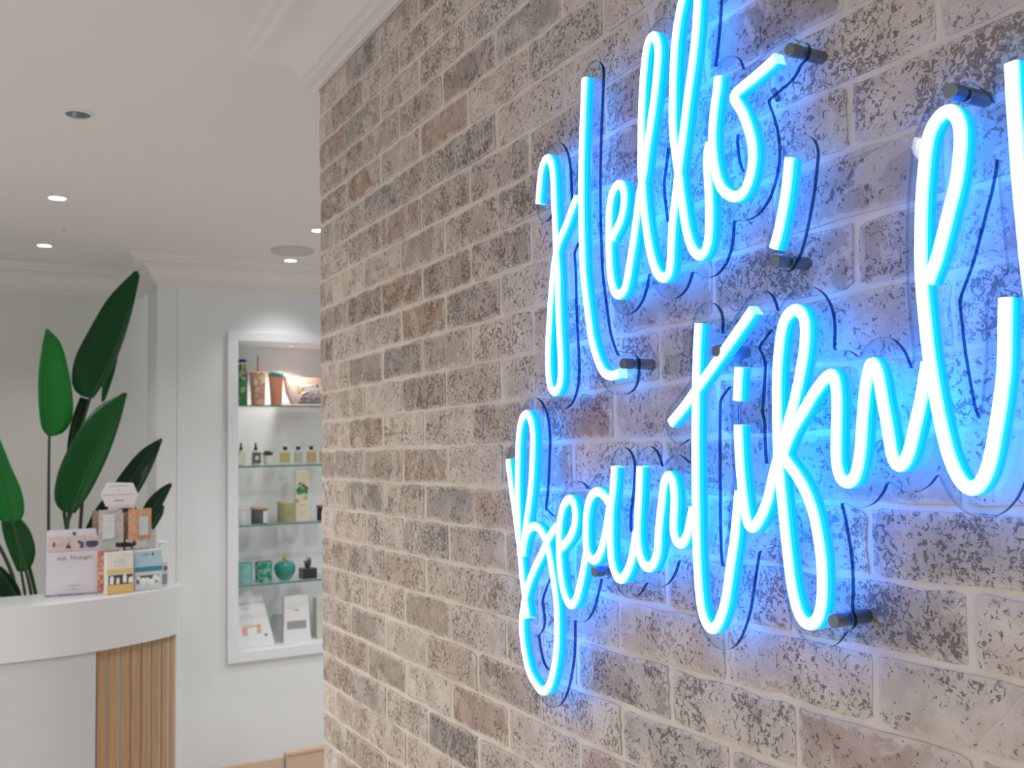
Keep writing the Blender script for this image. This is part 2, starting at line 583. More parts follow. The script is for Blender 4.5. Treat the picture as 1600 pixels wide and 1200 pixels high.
def brick_mesh(length, height, depth, seed, end=False):
    """a hand-made brick: wavy edges, dished face; local origin at the centre of its face, -X is the face"""
    rnd = random.Random(seed)
    bm = bmesh.new()
    ny, nz = 8, 6
    g = 0.0036
    hy, hz = length / 2 - g, height / 2 - g
    wav = [rnd.uniform(-0.0024, 0.0020) for _ in range(40)]
    el_ = bm.verts.layers.float.new('rim')
    grid = []
    for i in range(ny):
        row = []
        for j in range(nz):
            u = (-1, -0.88, -0.55, -0.2, 0.2, 0.55, 0.88, 1)[i]
            v = (-1, -0.70, -0.25, 0.25, 0.70, 1)[j]
            y, z = u * hy, v * hz
            x = rnd.uniform(-0.0010, 0.0008)
            if j in (0, nz - 1):
                z += wav[i + (0 if j else 10)] - math.copysign(0.0016 if i in (0, ny - 1) else 0, z)
                x = 0.0016
            if i in (0, ny - 1):
                y += wav[20 + j + (0 if i else 10)] - math.copysign(0.0012 if j in (0, nz - 1) else 0, y)
                x = 0.0018
                if end and i == ny - 1:
                    x = 0.006
            vv = bm.verts.new((x, y, z))
            vv[el_] = 1.0 if (j in (0, nz - 1) or i in (0, ny - 1)) else 0.0
            row.append(vv)
        grid.append(row)
    for i in range(ny - 1):
        for j in range(nz - 1):
            bm.faces.new((grid[i][j], grid[i + 1][j], grid[i + 1][j + 1], grid[i][j + 1]))
    ring = [grid[i][0] for i in range(ny)] + [grid[-1][j] for j in range(1, nz)] + [grid[i][-1] for i in range(ny - 2, -1, -1)] + [grid[0][j] for j in range(nz - 2, 0, -1)]
    back = []
    for v in ring:
        s = 1.0 if not end else 1.0
        back.append(bm.verts.new((depth, v.co.y + math.copysign(0.0012, v.co.y), v.co.z + math.copysign(0.0012, v.co.z))))
    n = len(ring)
    for i in range(n):
        bm.faces.new((ring[i], ring[(i + 1) % n], back[(i + 1) % n], back[i]))
    bm.faces.new(back)
    bmesh.ops.recalc_face_normals(bm, faces=bm.faces)
    me = bpy.data.meshes.new('brick')
    bm.to_mesh(me); bm.free()
    me.materials.append(M['brick'])
    me.shade_smooth()
    me.set_sharp_from_angle(angle=math.radians(50))
    return me


full_meshes = [brick_mesh(BRICK_L, BRICK_H, 0.05, 100 + k) for k in range(8)]
end_full = [brick_mesh(BRICK_L, BRICK_H, WALL_T - 0.003, 200 + k, True) for k in range(3)]
end_half = [brick_mesh(BRICK_L / 2, BRICK_H, WALL_T - 0.003, 300 + k, True) for k in range(3)]
ROT_INV = Matrix(CAM_ROT).transposed()
FPX = cam_d.lens / 36 * 1600


def in_view(y, z):
    q = ROT_INV @ Vector((DX, y, z - CAM_H))
    if -q.z <= 0.05:
        return False
    px, py = 800 + FPX * q.x / -q.z, 600 - FPX * q.y / -q.z
    m = 40 + 60 / -q.z
    return -200 < px < 1600 + m and -m < py < 1200 + m


rest = bmesh.new()
k0 = int(math.floor((COURSE_Z0 - CROWN_Z) / BRICK_H)) - 1
brick_rand = random.Random(11)
bi = 0
for k in range(k0, 60):
    zc = COURSE_Z0 - (k + 0.5) * BRICK_H
    if zc - BRICK_H / 2 < 0.0:
        break
    if zc - BRICK_H / 2 > CROWN_Z:
        continue
    odd = (k % 2 != 0)          # courses 13, 15 ... start with a full brick at the wall's end
    y_hi = WALL_END
    first = True
    yj = JOINT_Y0 + 2 * BRICK_L
    while y_hi > -1.5:
        ln = BRICK_L if (odd or not first) else BRICK_L / 2
        yc = y_hi - ln / 2 + (0.006 if first else 0) * 0
        y_lo = y_hi - ln + (0.006 if first else 0)
        yc = (y_hi + y_lo) / 2
        if first:
            me = (end_full if odd else end_half)[brick_rand.randrange(3)]
        else:
            me = full_meshes[brick_rand.randrange(8)]
        vis = in_view(yc, zc) or in_view(y_hi, zc) or in_view(y_lo, zc)
        dx = brick_rand.uniform(-0.0012, 0.0010)
        dz = brick_rand.uniform(-0.0008, 0.0008)
        dy = brick_rand.uniform(-0.001, 0.001)
        if vis:
            o = bpy.data.objects.new('brick', me)
            COL.objects.link(o)
            o.parent = wall
            o.location = (DX + dx, yc + dy, zc + dz)
            o.rotation_euler = (brick_rand.uniform(-0.006, 0.006), 0, 0)
            if first:
                o.scale = (1, (y_hi - y_lo) / ln, 1)
            bi += 1
        else:
            t = bmesh.new()
            t.from_mesh(me)
            bmesh.ops.translate(t, verts=t.verts, vec=(DX + dx, yc + dy, zc + dz))
            tm = bpy.data.meshes.new('tmp'); t.to_mesh(tm); t.free()
            rest.from_mesh(tm)
            bpy.data.meshes.remove(tm)
        first = False
        y_hi = y_lo
print('BRICKS', bi)
o = obj('brick_run', rest, M['brick'], wall)
o['kind'] = 'stuff'

# ------------------------------------------------------------------ neon signs
HELLO = {
    'H1': [(1.1167, 2.0144), (1.1134, 2.0298), (1.1091, 2.0512), (1.1016, 2.0671), (1.0896, 2.0718), (1.0801, 2.0621), (1.076, 2.0425), (1.0753, 2.0204), (1.0747, 1.9984), (1.074, 1.9764), (1.0734, 1.9545), (1.0727, 1.9327), (1.0705, 1.9107), (1.0707, 1.8677), (1.0695, 1.8248), (1.0677, 1.7931), (1.0687, 1.7711), (1.074, 1.757), (1.0847, 1.7509), (1.095, 1.7576), (1.0992, 1.7735), (1.0999, 1.7961), (1.0969, 1.8279), (1.0901, 1.8705), (1.0838, 1.9026), (1.0751, 1.9332), (1.0672, 1.949), (1.0588, 1.9576), (1.044, 1.9724), (1.031, 1.9882), (1.0198, 2.0007)],
    'H2': [(0.9944, 2.1496), (0.9976, 2.1263), (1.0024, 2.0858), (1.0065, 2.0451), (1.0091, 2.0039), (1.0103, 1.9625), (1.0099, 1.9209), (1.0094, 1.9001), (1.0067, 1.8791), (1.0033, 1.858), (0.9958, 1.8163), (0.9882, 1.7953), (0.9765, 1.775), (0.9673, 1.7664), (0.9579, 1.7632), (0.9472, 1.7632), (0.9366, 1.7647)],
    'ello': [(0.9461, 1.9286), (0.9404, 1.9354), (0.9266, 1.9481), (0.9185, 1.9658), (0.9173, 1.9772), (0.9194, 1.9879), (0.927, 1.9938), (0.9364, 1.9922), (0.945, 1.98), (0.9483, 1.9689), (0.9505, 1.9494), (0.9515, 1.9297), (0.9517, 1.9099), (0.9506, 1.8899), (0.9473, 1.8736), (0.9425, 1.8634), (0.9347, 1.8587), (0.9241, 1.8621), (0.9172, 1.8725), (0.9112, 1.8907), (0.9016, 1.9196), (0.8963, 1.9376), (0.8917, 1.9557), (0.8858, 1.9756), (0.8781, 1.9941), (0.8728, 2.0154), (0.8642, 2.0432), (0.8541, 2.0776), (0.848, 2.1056), (0.8446, 2.1269), (0.8453, 2.1362), (0.8484, 2.145), (0.8536, 2.1497), (0.8603, 2.1482), (0.8656, 2.1388), (0.8707, 2.1215), (0.8767, 2.0853), (0.8804, 2.0482), (0.8824, 2.0205), (0.8834, 1.9994), (0.8819, 1.9799), (0.8801, 1.953), (0.8774, 1.9335), (0.8741, 1.914), (0.8691, 1.8943), (0.8627, 1.8783), (0.855, 1.8682), (0.846, 1.8648), (0.839, 1.8676), (0.835, 1.8792), (0.8331, 1.8948), (0.8294, 1.923), (0.8252, 1.9401), (0.821, 1.9572), (0.8153, 1.9832), (0.8112, 1.9979), (0.8044, 2.0247), (0.7962, 2.058), (0.787, 2.0906), (0.7795, 2.1235), (0.7746, 2.1572), (0.7741, 2.1677), (0.7802, 2.1833), (0.7912, 2.1788), (0.8004, 2.1683), (0.812, 2.1365), (0.8182, 2.1021), (0.8215, 2.0666), (0.8233, 2.0305), (0.8216, 2.0118), (0.8187, 1.9928), (0.8157, 1.9739), (0.8134, 1.9553), (0.8105, 1.9367), (0.8076, 1.9182), (0.8021, 1.8993), (0.7953, 1.886), (0.7862, 1.8787), (0.7768, 1.8817), (0.7711, 1.893), (0.7687, 1.9097), (0.7674, 1.9439), (0.7681, 1.9614), (0.7682, 1.9787), (0.7672, 1.9875), (0.7637, 1.9969)],
    'o': [(0.7467, 2.0626), (0.7489, 2.0489), (0.7512, 2.0428), (0.7551, 2.0268), (0.7582, 2.0105), (0.7593, 1.9935), (0.7582, 1.976), (0.7546, 1.9578), (0.7475, 1.9424), (0.7382, 1.934), (0.7275, 1.929), (0.7167, 1.93), (0.7068, 1.9419), (0.7009, 1.96), (0.7009, 1.9764), (0.7054, 1.9942), (0.7132, 2.0132), (0.721, 2.0258), (0.7258, 2.0345), (0.7204, 2.037), (0.709, 2.0397), (0.6951, 2.0428), (0.6815, 2.0464), (0.6726, 2.0489), (0.6638, 2.0515)],
    'comma': [(0.6517, 1.9488), (0.6527, 1.9453), (0.6551, 1.9316), (0.6584, 1.9168), (0.6655, 1.8935), (0.672, 1.876), (0.6772, 1.8657)]
}
BEAUTIFUL = {
    'B1': [(1.2155, 1.6618), (1.2125, 1.6415), (1.2037, 1.6051), (1.195, 1.5692), (1.1873, 1.5338), (1.1825, 1.4986), (1.1757, 1.4683), (1.1688, 1.442)],
    'B2': [(1.1902, 1.5533), (1.19, 1.5875), (1.1902, 1.6146), (1.1876, 1.6599), (1.1833, 1.6961), (1.1761, 1.7159), (1.1686, 1.7237), (1.1604, 1.7256), (1.1526, 1.7212), (1.1477, 1.713), (1.1441, 1.6952), (1.1473, 1.6599), (1.1523, 1.6245), (1.1626, 1.5888), (1.1697, 1.5671), (1.1759, 1.5472), (1.1783, 1.5327)],
    'B3': [(1.1786, 1.5274), (1.1743, 1.5437), (1.1666, 1.5584), (1.1592, 1.566), (1.1503, 1.57), (1.1332, 1.5675), (1.1186, 1.5564), (1.1109, 1.5433), (1.1066, 1.53), (1.1009, 1.5103), (1.0955, 1.4873), (1.0924, 1.466), (1.0927, 1.4409), (1.0946, 1.4157), (1.1014, 1.3896), (1.1121, 1.3659), (1.1207, 1.3558), (1.1292, 1.3503), (1.1392, 1.3495), (1.1475, 1.353), (1.1676, 1.3672), (1.179, 1.3896), (1.1851, 1.4132), (1.186, 1.4343), (1.1805, 1.4563), (1.1726, 1.4749), (1.1622, 1.4936), (1.1439, 1.5164), (1.1244, 1.5371), (1.1174, 1.5462), (1.1019, 1.5626), (1.0869, 1.5737)],
    'e': [(1.0787, 1.5449), (1.0658, 1.5534), (1.0531, 1.5641), (1.044, 1.5778), (1.0417, 1.5942), (1.0451, 1.6055), (1.0495, 1.6095), (1.0556, 1.6105), (1.0666, 1.6047), (1.0767, 1.5893), (1.0805, 1.5757), (1.0828, 1.5588), (1.0835, 1.542), (1.0827, 1.5254), (1.0795, 1.5041), (1.0719, 1.4851), (1.0654, 1.4769), (1.0586, 1.4732), (1.0509, 1.4771), (1.0446, 1.4835), (1.0349, 1.5024), (1.0266, 1.5225), (1.0183, 1.5456)],
    'a1': [(0.9653, 1.6069), (0.973, 1.6144), (0.981, 1.6192), (0.992, 1.622), (1.003, 1.6174), (1.0112, 1.6068), (1.0162, 1.5921), (1.0184, 1.576), (1.0191, 1.5599), (1.0177, 1.5473), (1.0128, 1.5397), (1.0039, 1.5352), (0.9924, 1.5414), (0.9841, 1.553), (0.9765, 1.5691), (0.9703, 1.5866), (0.9654, 1.6038)],
    'a2': [(0.953, 1.6527), (0.9542, 1.6442), (0.9562, 1.6288), (0.9603, 1.6133), (0.9639, 1.5977), (0.9651, 1.5822), (0.9658, 1.5668), (0.9657, 1.5514), (0.9638, 1.5362), (0.9577, 1.5246), (0.9534, 1.5197), (0.947, 1.5181), (0.9411, 1.5202), (0.9364, 1.5252), (0.9288, 1.5349), (0.9213, 1.5489), (0.9175, 1.5626), (0.9125, 1.5778)],
    'u': [(0.9022, 1.6529), (0.903, 1.6448), (0.9065, 1.6151), (0.9104, 1.5853), (0.911, 1.566), (0.9093, 1.5558), (0.9054, 1.5459), (0.8996, 1.5394), (0.8913, 1.5374), (0.8828, 1.5421), (0.8765, 1.5513), (0.8734, 1.5587), (0.8719, 1.5731), (0.8696, 1.5876), (0.8663, 1.6021), (0.8628, 1.6165), (0.8598, 1.6309), (0.8564, 1.6395), (0.8505, 1.6446), (0.8447, 1.6397), (0.8418, 1.6313), (0.8409, 1.6173), (0.8426, 1.6032), (0.8443, 1.589), (0.8434, 1.5765), (0.8393, 1.5698), (0.8328, 1.5679), (0.8261, 1.5721), (0.8198, 1.5822), (0.8142, 1.5976), (0.8104, 1.6087)],
    't1': [(0.7909, 1.8066), (0.7925, 1.7965), (0.796, 1.7692), (0.7984, 1.7418), (0.8002, 1.7143), (0.802, 1.6869), (0.8039, 1.6458), (0.8054, 1.6048), (0.8062, 1.5776), (0.8061, 1.5505), (0.805, 1.5236), (0.8023, 1.5038), (0.7974, 1.4911), (0.7925, 1.4852), (0.7861, 1.4835), (0.781, 1.4862), (0.7768, 1.4907), (0.7689, 1.5042), (0.7634, 1.5179), (0.7572, 1.542), (0.7503, 1.5685), (0.7467, 1.5816), (0.7446, 1.5947), (0.742, 1.6077), (0.7401, 1.6181), (0.7381, 1.6284)],
    't2': [(0.8439, 1.7014), (0.8217, 1.7168), (0.8042, 1.7311), (0.7616, 1.766), (0.7334, 1.7895), (0.7093, 1.8098)],
    'dot': [(0.7315, 1.754), (0.733, 1.7437), (0.7346, 1.7308), (0.7361, 1.7204)],
    'i': [(0.7355, 1.6957), (0.7358, 1.6905), (0.7358, 1.6724), (0.7347, 1.6465), (0.732, 1.6209), (0.7288, 1.6019), (0.7265, 1.595), (0.7226, 1.5924), (0.7171, 1.5949), (0.7124, 1.5996), (0.7048, 1.61), (0.6981, 1.6221), (0.69, 1.6445), (0.6832, 1.6606)],
    'f': [(0.675, 1.6716), (0.671, 1.6837), (0.6671, 1.6958), (0.6615, 1.7078), (0.6529, 1.7315), (0.6455, 1.755), (0.6411, 1.7787), (0.6417, 1.7908), (0.6452, 1.7985), (0.6531, 1.8027), (0.6615, 1.7995), (0.6672, 1.7941), (0.6719, 1.7823), (0.6771, 1.758), (0.6801, 1.7334), (0.6812, 1.7087), (0.6819, 1.684), (0.6819, 1.6594), (0.6803, 1.6349), (0.6783, 1.6105), (0.6763, 1.5864), (0.674, 1.5625), (0.6707, 1.5388), (0.666, 1.5216), (0.6604, 1.5117), (0.6563, 1.5087), (0.6509, 1.5081), (0.6453, 1.5103), (0.6413, 1.5144), (0.637, 1.523), (0.6345, 1.5343), (0.633, 1.5546), (0.6335, 1.5719), (0.6359, 1.5891), (0.6399, 1.6093), (0.6453, 1.6238), (0.6525, 1.6367), (0.6607, 1.6473), (0.67, 1.6569), (0.6754, 1.6643)],
    'u2': [(0.6771, 1.663), (0.6688, 1.6788), (0.6599, 1.6919), (0.6463, 1.707), (0.637, 1.7185), (0.6256, 1.7296), (0.6169, 1.7365), (0.6101, 1.738), (0.6077, 1.7271), (0.6071, 1.7138), (0.6081, 1.6995), (0.6099, 1.678), (0.6108, 1.6587), (0.6081, 1.6457), (0.6048, 1.6414), (0.5998, 1.6397), (0.5944, 1.6415), (0.5904, 1.6459), (0.5841, 1.6649), (0.5805, 1.6899), (0.5766, 1.7149), (0.5722, 1.7336), (0.5693, 1.7417), (0.5664, 1.7451), (0.5627, 1.7389), (0.5597, 1.7263), (0.5581, 1.7138), (0.5539, 1.6891), (0.5517, 1.6707), (0.5488, 1.6587), (0.5446, 1.6536), (0.5393, 1.6574), (0.5345, 1.6645), (0.5263, 1.6882), (0.5188, 1.7115), (0.5145, 1.729), (0.5117, 1.7393)],
    'l': [(0.5074, 1.8039), (0.504, 1.8113), (0.4993, 1.8194), (0.4937, 1.834), (0.4883, 1.8485), (0.4833, 1.863), (0.4779, 1.8772), (0.4749, 1.8893), (0.4723, 1.9041), (0.4709, 1.9192), (0.4721, 1.9281), (0.4751, 1.9353), (0.48, 1.9395), (0.4858, 1.9395), (0.4921, 1.9352), (0.4984, 1.9276), (0.5029, 1.9129), (0.5056, 1.8976), (0.5077, 1.8847), (0.5098, 1.8692), (0.5112, 1.8535), (0.5132, 1.8219), (0.5133, 1.806), (0.5123, 1.782), (0.5101, 1.7462), (0.5073, 1.7225), (0.5046, 1.7029), (0.5019, 1.6874), (0.4967, 1.6643), (0.4925, 1.6529), (0.4892, 1.6461), (0.4855, 1.6412), (0.4824, 1.6385), (0.4783, 1.6373), (0.4744, 1.6384), (0.4707, 1.641), (0.4648, 1.6499), (0.4597, 1.664), (0.4542, 1.6858), (0.4493, 1.7074), (0.4454, 1.7289), (0.4428, 1.7614), (0.4412, 1.7819)],
    'bang': [(0.4258, 1.9586), (0.4261, 1.9276), (0.4256, 1.898), (0.4251, 1.8637), (0.4239, 1.8344), (0.4227, 1.8054), (0.4205, 1.7764), (0.4181, 1.743)],
    'bangdot': [(0.4153, 1.71), (0.4137, 1.696)]
}
TUBE_W, TUBE_D = 0.0118, 0.0135
PANEL_FRONT = NEON_X + TUBE_D
PANEL_T = 0.0044


def neon_tube(pts, parent):
    cur = catmull(pts, 0.004)
    # light smoothing of the traced line, ends held
    for _ in range(3):
        cur[1:-1] = 0.25 * cur[:-2] + 0.5 * cur[1:-1] + 0.25 * cur[2:]
    h = TUBE_W / 2
    prof = [(-h, TUBE_D), (-h, 0.0078), (-h, 0.0030), (-h + 0.0009, 0.0010), (-h + 0.0028, 0.0), (h - 0.0028, 0.0), (h - 0.0009, 0.0010), (h, 0.0030), (h, 0.0078), (h, TUBE_D)]
    mats = [3, 2, 1, 0, 0, 0, 1, 2, 3]
    bm = bmesh.new()
    rows = []
    n = len(cur)
    ext = []
    for i in range(n):
        d = cur[min(i + 1, n - 1)] - cur[max(i - 1, 0)]
        d = d / max(np.linalg.norm(d), 1e-9)
        nn = np.array([-d[1], d[0]])
        rows.append([bm.verts.new((NEON_X + x, cur[i][0] + nn[0] * a, cur[i][1] + nn[1] * a)) for a, x in prof])
    for a, b in zip(rows[:-1], rows[1:]):
        for k in range(9):
            bm.faces.new((a[k], a[k + 1], b[k + 1], b[k])).material_index = mats[k]
        bm.faces.new((a[9], a[0], b[0], b[9])).material_index = 4
    for r in (rows[0], rows[-1]):
        bm.faces.new(r).material_index = 1
    o = obj('neon_tube', bm, [M['neon_front'], M['neon_shoulder'], M['neon_side'], M['neon_base'], M['neon_back_fill']], parent, smooth=60)
    return cur


def contours(curves, rad, extra=(), res=0.003):
    """outline of everything within rad of the strokes: grid of distances, then marching squares"""
    allp = np.concatenate(curves)
    lo, hi = allp.min(0) - rad - 0.03, allp.max(0) + rad + 0.03
    ys = np.arange(lo[0], hi[0], res); zs = np.arange(lo[1], hi[1], res)
    G = np.stack(np.meshgrid(ys, zs, indexing='ij'), -1)
    d = np.full(G.shape[:2], 9.0)
    for c in curves:
        for a, b in zip(c[:-1:2], c[2::2]):
            x0 = max(int((min(a[0], b[0]) - rad - lo[0]) / res) - 2, 0); x1 = int((max(a[0], b[0]) + rad - lo[0]) / res) + 3
            z0 = max(int((min(a[1], b[1]) - rad - lo[1]) / res) - 2, 0); z1 = int((max(a[1], b[1]) + rad - lo[1]) / res) + 3
            sub = G[x0:x1, z0:z1]
            ab = b - a
            t = np.clip(((sub - a) @ ab) / max(ab @ ab, 1e-12), 0, 1)
            dd = np.linalg.norm(sub - a - t[..., None] * ab, axis=-1)
            d[x0:x1, z0:z1] = np.minimum(d[x0:x1, z0:z1], dd)
    for (cy, cz, r) in extra:
        d = np.minimum(d, np.linalg.norm(G - np.array([cy, cz]), axis=-1) - r + rad)
    f = d - rad
    segs = {}
    nx, nz = f.shape

    def cut(i0, j0, i1, j1):
        a, b = f[i0, j0], f[i1, j1]
        t = a / (a - b)
        return (lo[0] + (i0 + t * (i1 - i0)) * res, lo[1] + (j0 + t * (j1 - j0)) * res)

    inside = f < 0
    mixed = np.argwhere((inside[:-1, :-1] != inside[1:, :-1]) | (inside[:-1, :-1] != inside[:-1, 1:]) | (inside[:-1, :-1] != inside[1:, 1:]))
    pts, adj = {}, {}
    for i, j in mixed:
        ks = []
        for key, e in (((0, i, j), (i, j, i + 1, j)), ((1, i + 1, j), (i + 1, j, i + 1, j + 1)), ((0, i, j + 1), (i, j + 1, i + 1, j + 1)), ((1, i, j), (i, j, i, j + 1))):
            if inside[e[0], e[1]] != inside[e[2], e[3]]:
                pts.setdefault(key, cut(*e)); ks.append(key)
        pairs = [(ks[0], ks[1])] if len(ks) == 2 else [(ks[0], ks[3]), (ks[1], ks[2])] if len(ks) == 4 else []
        for a, b in pairs:
            adj.setdefault(a, []).append(b); adj.setdefault(b, []).append(a)
    loops, seen = [], set()
    for s in adj:
        if s in seen:
            continue
        loop, prev, curk = [], None, s
        while curk not in seen:
            seen.add(curk); loop.append(pts[curk])
            nx_ = [k for k in adj[curk] if k != prev and k not in seen]
            prev = curk
            if not nx_:
                break
            curk = nx_[0]
        if len(loop) > 8:
            L = np.array(loop)
            for _ in range(2):
                L = 0.25 * np.roll(L, 1, 0) + 0.5 * L + 0.25 * np.roll(L, -1, 0)
            area = 0.5 * abs(np.sum(L[:, 0] * np.roll(L[:, 1], -1) - L[:, 1] * np.roll(L[:, 0], -1)))
            if area > 0.00025:
                loops.append(L)
    return loops


def acrylic_panel(loops, parent):
    cu = bpy.data.curves.new('acrylic_panel', 'CURVE')
    cu.dimensions = '2D'
    cu.fill_mode = 'BOTH'
    cu.extrude = PANEL_T / 2
    for Lp in loops:
        sp = cu.splines.new('POLY')
        sp.points.add(len(Lp) - 1)
        for q, (y, z) in zip(sp.points, Lp):
            q.co = (y, z, 0, 1)
        sp.use_cyclic_u = True
    tmp = bpy.data.objects.new('tmp', cu)
    COL.objects.link(tmp)
    dg = bpy.context.evaluated_depsgraph_get()
    me = bpy.data.meshes.new_from_object(tmp.evaluated_get(dg))
    bpy.data.objects.remove(tmp)
    me.name = 'acrylic_panel'
    # curve plane (x, y) -> wall plane (Y, Z); thickness along X
    me.transform(Matrix(((0, 0, 1, PANEL_FRONT + PANEL_T / 2), (1, 0, 0, 0), (0, 1, 0, 0), (0, 0, 0, 1))))
    me.materials.clear()
    me.materials.append(M['acrylic']); me.materials.append(M['acrylic_edge'])
    for p in me.polygons:
        p.material_index = 0 if abs(p.normal.x) > 0.7 else 1
    o = bpy.data.objects.new('acrylic_panel', me)
    COL.objects.link(o)
    o.parent = parent
    return o


def xcyl(bm, cy, cz, r, x0, x1, n=24, bev=0.0008):
    prof = [(r - bev, x0), (r, x0 + bev), (r, x1 - bev), (r - bev, x1)]
    rings = [[bm.verts.new((x, cy + rr * math.cos(2 * math.pi * i / n), cz + rr * math.sin(2 * math.pi * i / n))) for i in range(n)] for rr, x in prof]
    for a, b in zip(rings[:-1], rings[1:]):
        for i in range(n):
            bm.faces.new((a[i], a[(i + 1) % n], b[(i + 1) % n], b[i]))
    bm.faces.new(rings[0]); bm.faces.new(rings[-1])


def standoff(cy, cz, parent):
    bm = bmesh.new()
    xcyl(bm, cy, cz, 0.0064, PANEL_FRONT + PANEL_T, DX + 0.002)
    b = obj('standoff_barrel', bm, M['steel'], parent, smooth=40)
    bm = bmesh.new()
    xcyl(bm, cy, cz, 0.0064, PANEL_FRONT - 0.0155, PANEL_FRONT - 0.0006)
    obj('standoff_cap', bm, M['steel'], b, smooth=40)


def sign(strokes, rad, loc_z, label, standoffs, name='neon_sign'):
    root = empty(name, (0, 0, 0), label, 'neon sign', 'neon signs on the brick wall')
    curves = [neon_tube(p, root) for p in strokes.values()]
    acrylic_panel(contours(curves, rad, [(y, z, 0.0105) for y, z in standoffs]), root)
    for y, z in standoffs:
        standoff(y, z, root)
    # move the root to the sign's foot on the wall, keeping the parts in place
    allp = np.concatenate(curves)
    base = Vector((DX, float(allp[:, 0].mean()), float(allp[:, 1].min())))
    root.location = base
    for ch in root.children:
        ch.location = -base
    return root


S1 = [(y, z) for x, y, z in [(0.6716, 0.6435, 2.0515), (0.6716, 0.9252, 1.7751), (0.6716, 0.6727, 1.853)]]
S2 = [(y, z) for x, y, z in [(0.6716, 0.4754, 1.9532), (0.6716, 0.6191, 1.5164), (0.6716, 0.9976, 1.5226), (0.6716, 0.7613, 1.7738)]]
hello = sign(HELLO, 0.0236, 0, 'blue neon script sign reading "Hello," on clear acrylic, upper of the two', S1)
beau = sign(BEAUTIFUL, 0.0236, 0, 'blue neon script sign reading "Beautiful!" on clear acrylic, lower of the two', S2)
# two thin leads joining the dot of the i to its stem, and the feed lead behind the o
for px in ([(0.684, 0.7386, 1.7167), (0.684, 0.7391, 1.7062), (0.684, 0.7391, 1.6971)], [(0.684, 0.7353, 1.7165), (0.684, 0.7358, 1.7061), (0.684, 0.7363, 1.697)]):
    bm = bmesh.new(); tube(bm, px, 0.0006, 6)
    o = obj('wire', bm, M['wire'], beau); o.location = -beau.location
bm = bmesh.new(); tube(bm, [(0.714, 0.703, 2.0393), (0.714, 0.6965, 2.0263)], 0.003, 10)
o = obj('feed_lead', bm, plain('grey_lead', (0.10, 0.13, 0.16), 0.5), hello); o.location = -hello.location

# ------------------------------------------------------------------ ceiling fittings
def downlight(loc, lit, label, r=0.040, power=1.0):
    root = empty('recessed_downlight', (loc[0], loc[1], CEIL), label, 'downlight', 'recessed ceiling downlights')
    obj('trim_ring', lat([(r, 0.0), (r, -0.004), (r - 0.004, -0.006), (r - 0.008, -0.006), (r - 0.009, 0.0)], 32), M['white'], root, smooth=40)
    bm = bmesh.new()
    lathe(bm, [(r - 0.009, -0.0035), (0, -0.0035)], 32, cap=False)
    obj('lens', bm, M['lamp_on'] if lit else M['lamp_off'], root)
    if not lit:
        for s in (-1, 1):
            b2 = bmesh.new(); box(b2, s * 0.010 - 0.0055, s * 0.010 + 0.0055, -0.02, 0.02, -0.0058, -0.0038)
            obj('reflector_fin', b2, M['chrome'], root)
    if lit:
        ld = bpy.data.lights.new('downlight_beam', 'SPOT')
        ld.energy = SPOT_W * power
        ld.color = (1.0, 0.97, 0.94)
        ld.spot_size = math.radians(105)
        ld.spot_blend = 0.7
        ld.shadow_soft_size = 0.05
        lo = bpy.data.objects.new('downlight_beam', ld)
        COL.objects.link(lo)
        lo.parent = root
        lo.location = (0, 0, -0.03)
    return root


ceil_o = bpy.data.objects['ceiling']
for lx, ly, lk in ((-1.35, 3.2, 1.35), (-1.35, 2.0, 1.2), (-1.35, 0.8, 0.4), (-1.35, -0.6, 0.2), (-0.4, 2.6, 0.6), (-2.9, 4.4, 0.3), (-2.9, 3.2, 1.0), (-2.9, 2.0, 1.0), (-2.9, 0.8, 0.7), (-2.9, -0.6, 0.7), (1.9, 3.3, 1.15), (2.7, 4.2, 0.8)):
    # unseen ceiling lamps, added to brighten the brick wall, back wall and ceiling
    f = obj('fill_fitting', lat([(0.045, 0.0), (0.045, -0.004), (0.036, -0.006), (0, -0.0055)], 24, cap=False), M['white'], ceil_o, smooth=40)
    f.location = (lx, ly, CEIL)
    ld = bpy.data.lights.new('fill_beam', 'SPOT')
    ld.energy = FILL_W * lk
    ld.color = (1.0, 0.985, 0.965)
    ld.spot_size = math.radians(156)
    ld.spot_blend = 0.85
    ld.shadow_soft_size = 0.06
    lo = bpy.data.objects.new('fill_beam', ld)
    COL.objects.link(lo)
    lo.parent = f
    lo.location = (0, 0, -0.03)
dl = [(0.2604, 2.9895, 2.68), (0.2789, 3.9995, 2.68), (0.2918, 4.9242, 2.68), (1.3482, 4.1079, 2.68), (1.4278, 4.81, 2.68)]
downlight(dl[0], False, 'unlit recessed downlight, dark lens, first of the row from the camera', 0.043)
downlight(dl[1], True, 'lit recessed downlight in the middle of the left row')
downlight(dl[2], True, 'lit recessed downlight in the row by the recessed wall over the plant', power=0.6)
downlight(dl[3], True, 'lit recessed downlight half hidden by the brick wall edge')
downlight(dl[4], True, 'lit recessed downlight beside the round ceiling speaker', power=0.5)
v = [(1.3687, 4.5779, 2.68), (0.3436, 4.526, 2.68)]
root = empty('ceiling_speaker', (v[0][0], v[0][1], CEIL), 'round beige ceiling speaker before the niche wall', 'speaker')
obj('rim', lat([(0.105, 0.0), (0.105, -0.006), (0.098, -0.010), (0.092, -0.010), (0.091, 0.0)], 40), M['grille'], root, smooth=40)
obj('grille', lat([(0.0915, -0.008), (0.05, -0.012), (0, -0.013)], 40, cap=False), M['grille'], root, smooth=60)
root = empty('smoke_detector', (v[1][0], v[1][1], CEIL), 'small flush sensor on the ceiling between the left downlights', 'sensor')
obj('body', lat([(0.036, 0.0), (0.036, -0.004), (0.030, -0.008), (0, -0.009)], 28), M['ceiling'], root, smooth=40)
